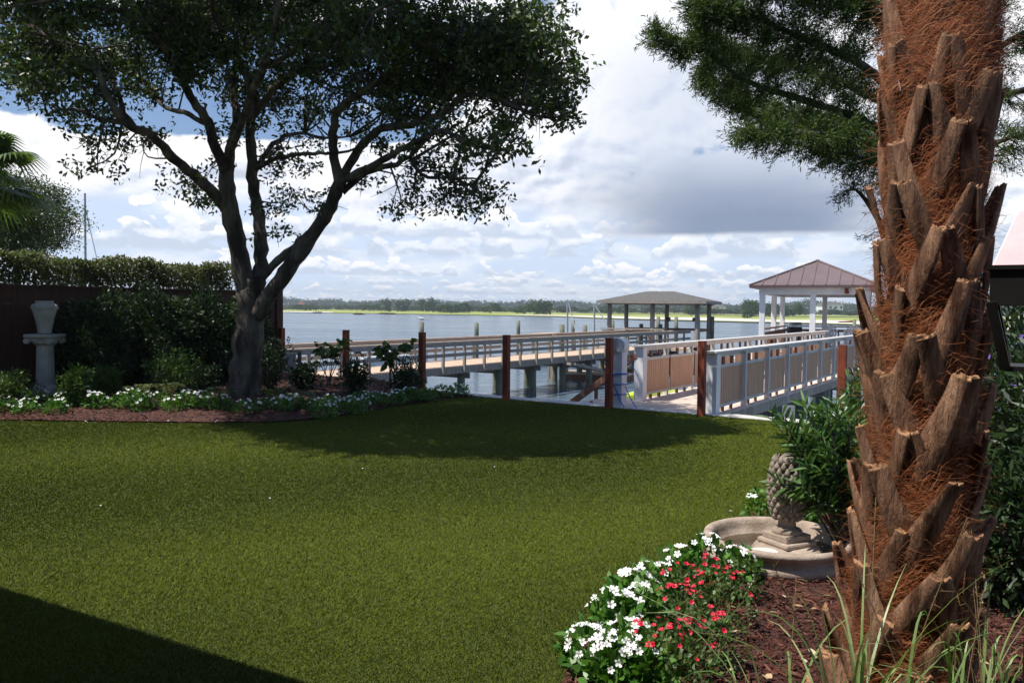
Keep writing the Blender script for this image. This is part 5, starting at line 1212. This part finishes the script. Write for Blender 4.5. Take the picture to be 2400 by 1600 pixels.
for px, ty, Y, dia, lab in mp_:
    p = AT(px, ty, Y); b = Vector((p.x, p.y, WZ-0.8)); q = random.Random(px); mb = MB(); n = 6
    mb.tube([b+(p-b)*i/(n-1) for i in range(n)], [dia/2*(1.08-0.08*i/(n-1)) for i in range(n)], 14, lump=0.05, lr=q); mb.lathe([(dia*0.44, 0), (dia*0.30, 0.015)], 14, p)
    tag(build('mooring_pile', mb, m_pile, None, b, smooth=True), lab, 'pile', 'mooring piles')
    if px == 988:
        gl = MB(); c = p+Vector((0, 0, 0.015))
        def ell(mb_, c_, a, r, ax_, n=10, m_=7):
            pts = []; rr = []
            for i in range(m_):
                tt = -1+2*i/(m_-1); pts.append(c_+ax_*a*tt); rr.append(max(0.004, r*math.sqrt(max(0, 1-tt*tt))))
            mb_.tube(pts, rr, n)
        bx = Vector((1, 0.1, -0.18)).normalized(); ell(gl, c+Zv*0.20, 0.21, 0.085, bx); ell(gl, c+Zv*0.30-Vector((0.17, 0, 0)), 0.06, 0.05, Vector((1, 0, 0)))
        gl.tube([c+Vector((-0.13, 0, 0.21)), c+Vector((-0.17, 0, 0.30))], [0.055, 0.04], 8); gl.tube([c+Vector((0.1, 0, 0.19)), c+Vector((0.36, 0.02, 0.14))], [0.05, 0.012], 8); gl.tube([c+Vector((-0.21, 0, 0.30)), c+Vector((-0.30, 0, 0.28))], [0.018, 0.005], 6)
        gu = thing('seagull', 'grey and white gull facing left on top of a mooring pile', 'seagull', c[:]); build('body', gl, m_gull, gu, smooth=True)
        for dy in (-0.03, 0.03): lg = MB(); lg.tube([c+Vector((-0.01, dy, 0)), c+Vector((0.0, dy, 0.14))], 0.008, 6); build('leg', lg, m_yellow, gu)

# motor boat
def hull(mb, L, B, H, n=12):
    secs = []
    for i in range(n+1):
        t = i/n; x = -L/2+L*t; b = B/2*(1-max(0, (t-0.45)/0.55)**2.2)*(0.92+0.08*min(1, t*4)); sh = H*(1+0.25*t*t); kz = 0.0+0.18*H*max(0, (t-0.6)/0.4)**2
        secs.append([(x, 0, kz), (x, b*0.75, kz+0.18*H+0.02), (x, b*0.98+0.01, sh), (x, b*0.86, sh), (x, b*0.6, H*0.45), (x, 0, H*0.42), (x, -b*0.6, H*0.45), (x, -b*0.86, sh), (x, -b*0.98-0.01, sh), (x, -b*0.75, kz+0.18*H+0.02)])
    vs = [Vector(p) for s_ in secs for p in s_]; m_ = 10; fs = [(i*m_+k, i*m_+(k+1) % m_, (i+1)*m_+(k+1) % m_, (i+1)*m_+k) for i in range(n) for k in range(m_)]
    fs += [tuple(range(m_))[::-1], tuple(n*m_+k for k in range(m_))]; mb.add(vs, fs)
p = AT(925, 830, 50); p.z = WZ-0.12; t = thing('motor_boat', 'small white motor boat moored behind the grey boardwalk', 'boat', (0, 0, 0))
mb = MB(); hull(mb, 4.4, 1.7, 0.85); build('hull', mb, m_hull, t, smooth=False)
mb = MB(); mb.box((0.0, 0, 1.0), (0.75, 0.7, 0.9)); mb.box((0.0, -0.36, 1.1), (0.5, 0.02, 0.4)); build('console', mb, m_hull, t, bevel=0.04)
mb = MB(); mb.box((-0.05, -0.37, 1.05), (0.42, 0.04, 0.28)); build('console_window', mb, m_black, t)
mb = MB(); mb.box((-2.4, 0, 1.05), (0.4, 0.34, 0.42)); mb.box((-2.42, 0, 0.5), (0.14, 0.1, 0.9)); build('outboard_motor', mb, m_black, t, bevel=0.05)
mb = MB(); mb.box((1.35, 0, 0.97), (0.9, 0.9, 0.06)); build('bow_cushion', mb, m_black, t, bevel=0.02)
t.location = p; t.rotation_euler = (0, 0, R(25)); t.scale = (0.95,)*3

# floating docks, kayak
def floatdock(px, py, wx, wy, lab, z=WZ+0.38, ax=(gU, gD)):
    c = G(px, py, z); t = thing('floating_dock', lab, 'floating dock', c[:], 'floating docks'); mb = MB(); mb.box(c-Zv*0.05, (wx, wy, 0.08), (*ax, Zv)); build('deck', mb, m_tanwood, t)
    mb = MB(); mb.box(c-Zv*0.27, (wx-0.1, wy-0.1, 0.36), (*ax, Zv)); build('float', mb, m_brownwood, t)
floatdock(1400, 872, 3.6, 1.8, 'brown floating dock beyond the dark steel post, under the grey boardwalk')
floatdock(1475, 858, 3.0, 2.2, 'floating dock just left of the boardwalk entry post')
floatdock(835, 913, 2.6, 1.2, 'low float on the water behind the shaded plants')
floatdock(1530, 945, 5.5, 1.3, 'low float beside the boardwalk carrying the lime kayak', WZ+0.2, (Dv, -Uv))
kc = G(1530, 925, WZ+0.42); t = thing('kayak', 'lime green kayak lying on a float behind the boardwalk railing', 'kayak', (0, 0, 0)); mb = MB(); pts = []; rr = []
for i in range(15):
    tt = -1+i/7; pts.append((tt*1.7, 0, 0.10*tt*tt)); rr.append(0.36*(1-abs(tt)**2.3)+0.015)
mb.tube(pts, rr, 16); mb.v = [(x, y, z*0.6) for x, y, z in mb.v]; build('hull', mb, m_kayak, t, smooth=True)
mb = MB(); mb.lathe([(0.26, 0.20), (0.30, 0.225), (0.26, 0.235)], 20); mb.v = [(x*1.4, y*0.8, z) for x, y, z in mb.v]; build('cockpit_rim', mb, m_black, t); t.location = kc; t.rotation_euler = (0, 0, math.atan2(DY, DX)-0.35)
# gangway
p1 = AT(1330, 852, 37); p2 = AT(1395, 866, 38.5); gt = thing('gangway', 'grey gangway sloping from the grey boardwalk to its float', 'gangway', p2[:]); mb = MB(); mb.beam(p1, p2, 0.9, 0.12); build('walkway', mb, m_greywood, gt)

# sail boats
def sailboat(px, y0, y1, Y, lab, tilt, sx, hullY=True):
    p = AT(px, y1, Y); top = AT(px-tilt*0, y0, Y); base = Vector((p.x, Y, WZ)); t = thing('sailing_boat', lab, 'sailboat', base[:], 'sailing boats'); mb = MB(); hull(mb, 5.0, 1.6, 0.7); mb.v = [(x+base.x, y+base.y, z+WZ-0.15) for x, y, z in mb.v]; build('hull', mb, m_hull, t)
    mb = MB(); mb.tube([base+Zv*0.3, top], [0.075, 0.05], 8); build('mast', mb, mat('aluminium', (0.35, 0.37, 0.4), (0.3, 0.31, 0.33), 3, 0.5), t)
    e_ = AT(*sx, Y); mb = MB(); mb.tube([top+(base-top)*0.0 if sx[1] < 900 and Y > 45 else AT(px+3, y0+45, Y), e_], 0.035, 6); build('stay', mb, m_hull, t)
sailboat(199, 453, 610, 42, 'tall thin mast of a sailing boat showing above the hedge', 0, (228, 612))
sailboat(1330, 702, 800, 52, 'thin white mast with slanting stay left of the boathouse', 0, (1348, 770))
sailboat(1393, 713, 800, 52, 'slanting white mast line at the left end of the boathouse roof', 0, (1438, 782))

# ------------------------------------------------------------------ far shore
def strip(name, m, near, far, z, kind='structure'):
    """near/far: lists of (px, D)"""
    mb = MB(); n = len(near); vs = []
    for px, D in near: r = ray(px, 720); vs.append(Vector((r.x/r.y*D, D, z)))
    for px, D in far: r = ray(px, 720); vs.append(Vector((r.x/r.y*D, D, z)))
    mb.add(vs, [(i, i+1, n+i+1, n+i) for i in range(n-1)]); o = build(name, mb, m); o['kind'] = kind; return o
def wl(y, px): return (CAMZ-WZ)*FPX/(y-(720.7+(px-1200)*0.0093))   # distance of a waterline seen at y
PXS = list(range(-900, 3601, 60)); sr = random.Random(8)
def interp(px, tab):
    if px <= tab[0][0]: return tab[0][1]
    for (a, b), (c_, d_) in zip(tab, tab[1:]):
        if px <= c_: return b+(d_-b)*(px-a)/(c_-a)
    return tab[-1][1]
shore = [(-900, 722), (300, 727.5), (660, 732), (780, 734), (900, 735.5), (1100, 738.5), (1300, 742.5), (1400, 747), (1500, 750), (1700, 755), (1950, 761), (2400, 778), (3600, 830)]
near = [(px, wl(interp(px, shore), px)) for px in PXS]
far_shore = strip('far_ground', m_marsh, near, [(px, 2600) for px in PXS], WZ+0.25)
# banks: sloping foot so that the land stands clear of the water
strip('beach', m_sand, [(px, d*1.0-0.5) for px, d in near if px <= 780], [(px, d*1.10) for px, d in near if px <= 780], WZ+0.32)
s2 = [px for px in PXS if px >= 1440]
strip('beach', m_sand, [(px, wl(interp(px, shore), px)*1.035) for px in s2], [(px, wl(interp(px, shore), px)*(1.30+0.06*math.sin(px*0.02))) for px in s2], WZ+0.34)
strip('beach', m_sand, [(px, wl(interp(px, shore), px)*1.06) for px in (1180, 1240, 1300, 1360, 1420, 1440)], [(px, wl(interp(px, shore), px)*f_) for px, f_ in ((1180, 1.07), (1240, 1.14), (1300, 1.16), (1360, 1.2), (1420, 1.25), (1440, 1.3))], WZ+0.34)
strip('dunes', m_dune, [(px, wl(interp(px, shore), px)*(1.95+0.1*math.sin(px*0.013))) for px in PXS], [(px, 2400) for px in PXS], WZ+0.55)
# shrubs and trees of the marsh island, individually
fg = np.random.default_rng(91); proto = []
for k in range(5):
    pads_ = ball(26, (0, 0, 0.50), (0.50, 0.50, 0.44), fg, 0.3, 0.12); P = np.repeat(pads_, 34, 0)+fg.normal(size=(26*34, 3))*0.09; P[:, 2] = np.maximum(P[:, 2], 0.02)
    V, Fc = leaves(P, 0.10, 0.075, flat=0.3, g=fg); me_o = npmesh('tmp', V, Fc, m_farleaf); me = me_o.data; bpy.data.objects.remove(me_o); proto.append(me)
tm = MB(); tm.tube([(0, 0, 0), (0.02, 0, 0.3), (0, 0.02, 0.55)], [0.05, 0.035, 0.02], 6); tro = build('tmp', tm, m_bark); trm = tro.data; bpy.data.objects.remove(tro)
def far_tree(px, D, h, wd, lab, grp, z=WZ+0.5):
    r = ray(px, 720); t = thing('island_tree', lab, 'tree', (r.x/r.y*D, D, z), grp); del t['_b']; t.rotation_euler = (0, 0, fg.random()*6); t.scale = (wd, wd, h)
    link('crown', proto[int(fg.integers(0, 5))], None, t); link('trunk', trm, None, t)
bushes = []
for px in list(range(655, 1420, 19)): bushes.append((px+fg.uniform(-6, 6), fg.uniform(560, 720), fg.uniform(2.2, 5.0), fg.uniform(8, 17)))
for px in range(1420, 2080, 16): bushes.append((px+fg.uniform(-6, 6), fg.uniform(520, 700), fg.uniform(2.3, 5.0), fg.uniform(8, 17)))
special = [(905, 560, 7.5, 9), (945, 550, 7.2, 11), (1000, 560, 8.0, 12), (1015, 540, 6.4, 12), (1040, 470, 4.2, 11), (1060, 460, 4.4, 9), (1075, 470, 3.8, 8), (1090, 480, 5.0, 8), (1150, 480, 5.6, 10), (1230, 450, 4.6, 12), (1262, 430, 6.2, 12), (1275, 425, 6.4, 9), (1620, 430, 6.4, 9), (1760, 420, 7.2, 10), (1785, 430, 6.8, 12), (1805, 425, 6.5, 9), (1832, 440, 6.0, 9), (1860, 450, 6.5, 9)]
for i, b in enumerate(bushes): far_tree(*b, 'green bushy tree in the low row across the water', 'trees on the far marsh shore')
for i, b in enumerate(special):
    far_tree(b[0], b[1], b[2]*1.12, b[3], 'larger dark tree standing forward on the far marsh shore', 'larger trees on the far marsh shore')
c_ = AT(1752, 745, 330); far_tree(1752, 330, 3.4, 4.2, 'lone low pine on the far sand beach', 'lone far trees', WZ+0.3)
# distant woodland as one mass
W_ = []; fg2 = np.random.default_rng(93)
Pw = []
for px in np.arange(-900, 3600, 7.0):
    for D, h in ((1150, 12.0), (1300, 14.0)):
        r = ray(px+fg2.uniform(-5, 5), 720); hh = (h*(1.0 if px < 1700 else 0.85)+1.3*math.sin(px*0.021)+1.0*math.sin(px*0.057+1))*fg2.uniform(0.82, 1.12)
        if px > 1750: hh *= 1.15+0.25*math.sin(px*0.03)
        Dq = D*(1.0 if px < 1500 else 0.82); c = np.array([r.x/r.y*Dq, Dq, WZ]); q = fg2.normal(size=(70, 3))*np.array([4.2, 2.5, 0]); q[:, 2] = hh*(0.15+0.85*fg2.random(70)**0.6)*(1-0.25*(np.abs(q[:, 0])/9)); Pw.append(c+q)
Pw = np.concatenate(Pw); V, Fc = leaves(Pw, 2.4, 1.9, flat=0.5, g=fg2); o = npmesh('far_woodland', V, Fc, m_woodleaf); struct(o, 'stuff'); o['label'] = 'distant blue green woodland along the horizon'
# far houses
def house(px, D, wd, dp, h, rh, lab, mw, mr, rz=0.0, z=WZ+0.5, nw=4, floors=2):
    r = ray(px, 720); c = Vector((r.x/r.y*D, D, z)); t = thing('far_house', lab, 'house', c[:], 'houses across the water'); ax = (Vector((math.cos(rz), math.sin(rz), 0)), Vector((-math.sin(rz), math.cos(rz), 0)), Zv)
    mb = MB(); mb.box(c+Zv*h/2, (wd, dp, h), ax); build('wall', mb, mw, t)
    e = [c+ax[0]*a*wd*0.55+ax[1]*b*dp*0.56+Zv*h for a, b in ((-1, -1), (1, -1), (1, 1), (-1, 1))]; rg = [c+ax[0]*a*wd*0.25+Zv*(h+rh) for a in (-1, 1)]; mb = MB(); mb.add(e+rg, [(0, 1, 5, 4), (1, 2, 5), (2, 3, 4, 5), (3, 0, 4), (3, 2, 1, 0)]); build('roof', mb, mr, t)
    for f_ in range(floors):
        for k in range(nw):
            mb = MB(); mb.box(c+ax[0]*wd*(-0.4+0.8*k/(nw-1))-ax[1]*(dp/2+0.05)+Zv*(h*(0.25+0.5*f_)), (wd*0.1, 0.2, h*0.22), ax); build('window', mb, m_glass, t)
house(1945, 640, 17, 9, 7.5, 2.6, 'white two storey house with grey roof seen through the gazebo', m_hull, m_shingle, 0.2)
house(1922, 655, 7, 7, 6.5, 2.0, 'small white house left of the bigger one behind the gazebo posts', m_hull, m_shingle, 0.1, nw=3)
house(1686, 700, 9, 8, 5.0, 2.8, 'pale house with grey roof between the boathouse and the gazebo', m_hull, m_shingle, 0.3, nw=3)
house(706, 900, 7, 7, 4.5, 2.5, 'tiny pinkish house in the woods near the fence end', m_stucco, m_rust, 0.3, nw=3)
# small boats far off
for px, py, lab in ((744, 731, 'dark small boat furthest left on the far water'), (841, 736, 'red small boat second from the left on the far water'), (899, 734.5, 'tiny red boat left of another tiny one on the far water'), (915, 735.5, 'tiny pink boat rightmost of the far small boats')):
    D = min(wl(py+1, px), wl(interp(px, shore), px)-8); r = ray(px, 720); c = Vector((r.x/r.y*D, D, WZ)); t = thing('small_boat', lab, 'boat', c[:], 'small boats on the far water'); mb = MB(); hull(mb, 4.6, 1.2, 0.6); mb.v = [(x+c.x, y+c.y, z+c.z-0.08) for x, y, z in mb.v]; build('hull', mb, m_rust if px != 744 else m_black, t)
    mb = MB(); mb.tube([c+Vector((-0.6, 0, 0.4)), c+Vector((-1.0, 0, 1.6))], [0.16, 0.08], 6); mb.tube([c+Vector((0.6, 0, 0.4)), c+Vector((0.6, 0, 1.1))], [0.2, 0.14], 6); build('gear', mb, m_rust, t)
r = ray(1984, 720); D = 235; c = Vector((r.x/r.y*D, D, WZ)); t = thing('small_boat', 'small red boat before the far beach, right of the gazebo middle', 'boat', c[:], 'small boats on the far water'); mb = MB(); hull(mb, 4.0, 1.5, 0.8); mb.v = [(x+c.x, y+c.y, z+c.z-0.1) for x, y, z in mb.v]; build('hull', mb, m_rust, t)

# air between here and the far shore
mb = MB(); mb.box((0, 1150, 24), (4400, 3100, 54)); hz = build('haze', mb, None); hz['kind'] = 'stuff'; hz['label'] = 'thin pale air haze over the water'
hm = bpy.data.materials.new('haze_air'); hm.use_nodes = True; t = NT(hm.node_tree); t.n.clear(); pv = t.new('ShaderNodeVolumePrincipled'); o = t.new('ShaderNodeOutputMaterial')
pv.inputs['Color'].default_value = (0.80, 0.89, 1.0, 1); pv.inputs['Density'].default_value = 0.0003; pv.inputs['Anisotropy'].default_value = 0.2; t.l.new(pv.outputs[0], o.inputs['Volume']); hz.data.materials.append(hm)
for o in scene.objects:
    if '_b' in o: del o['_b']
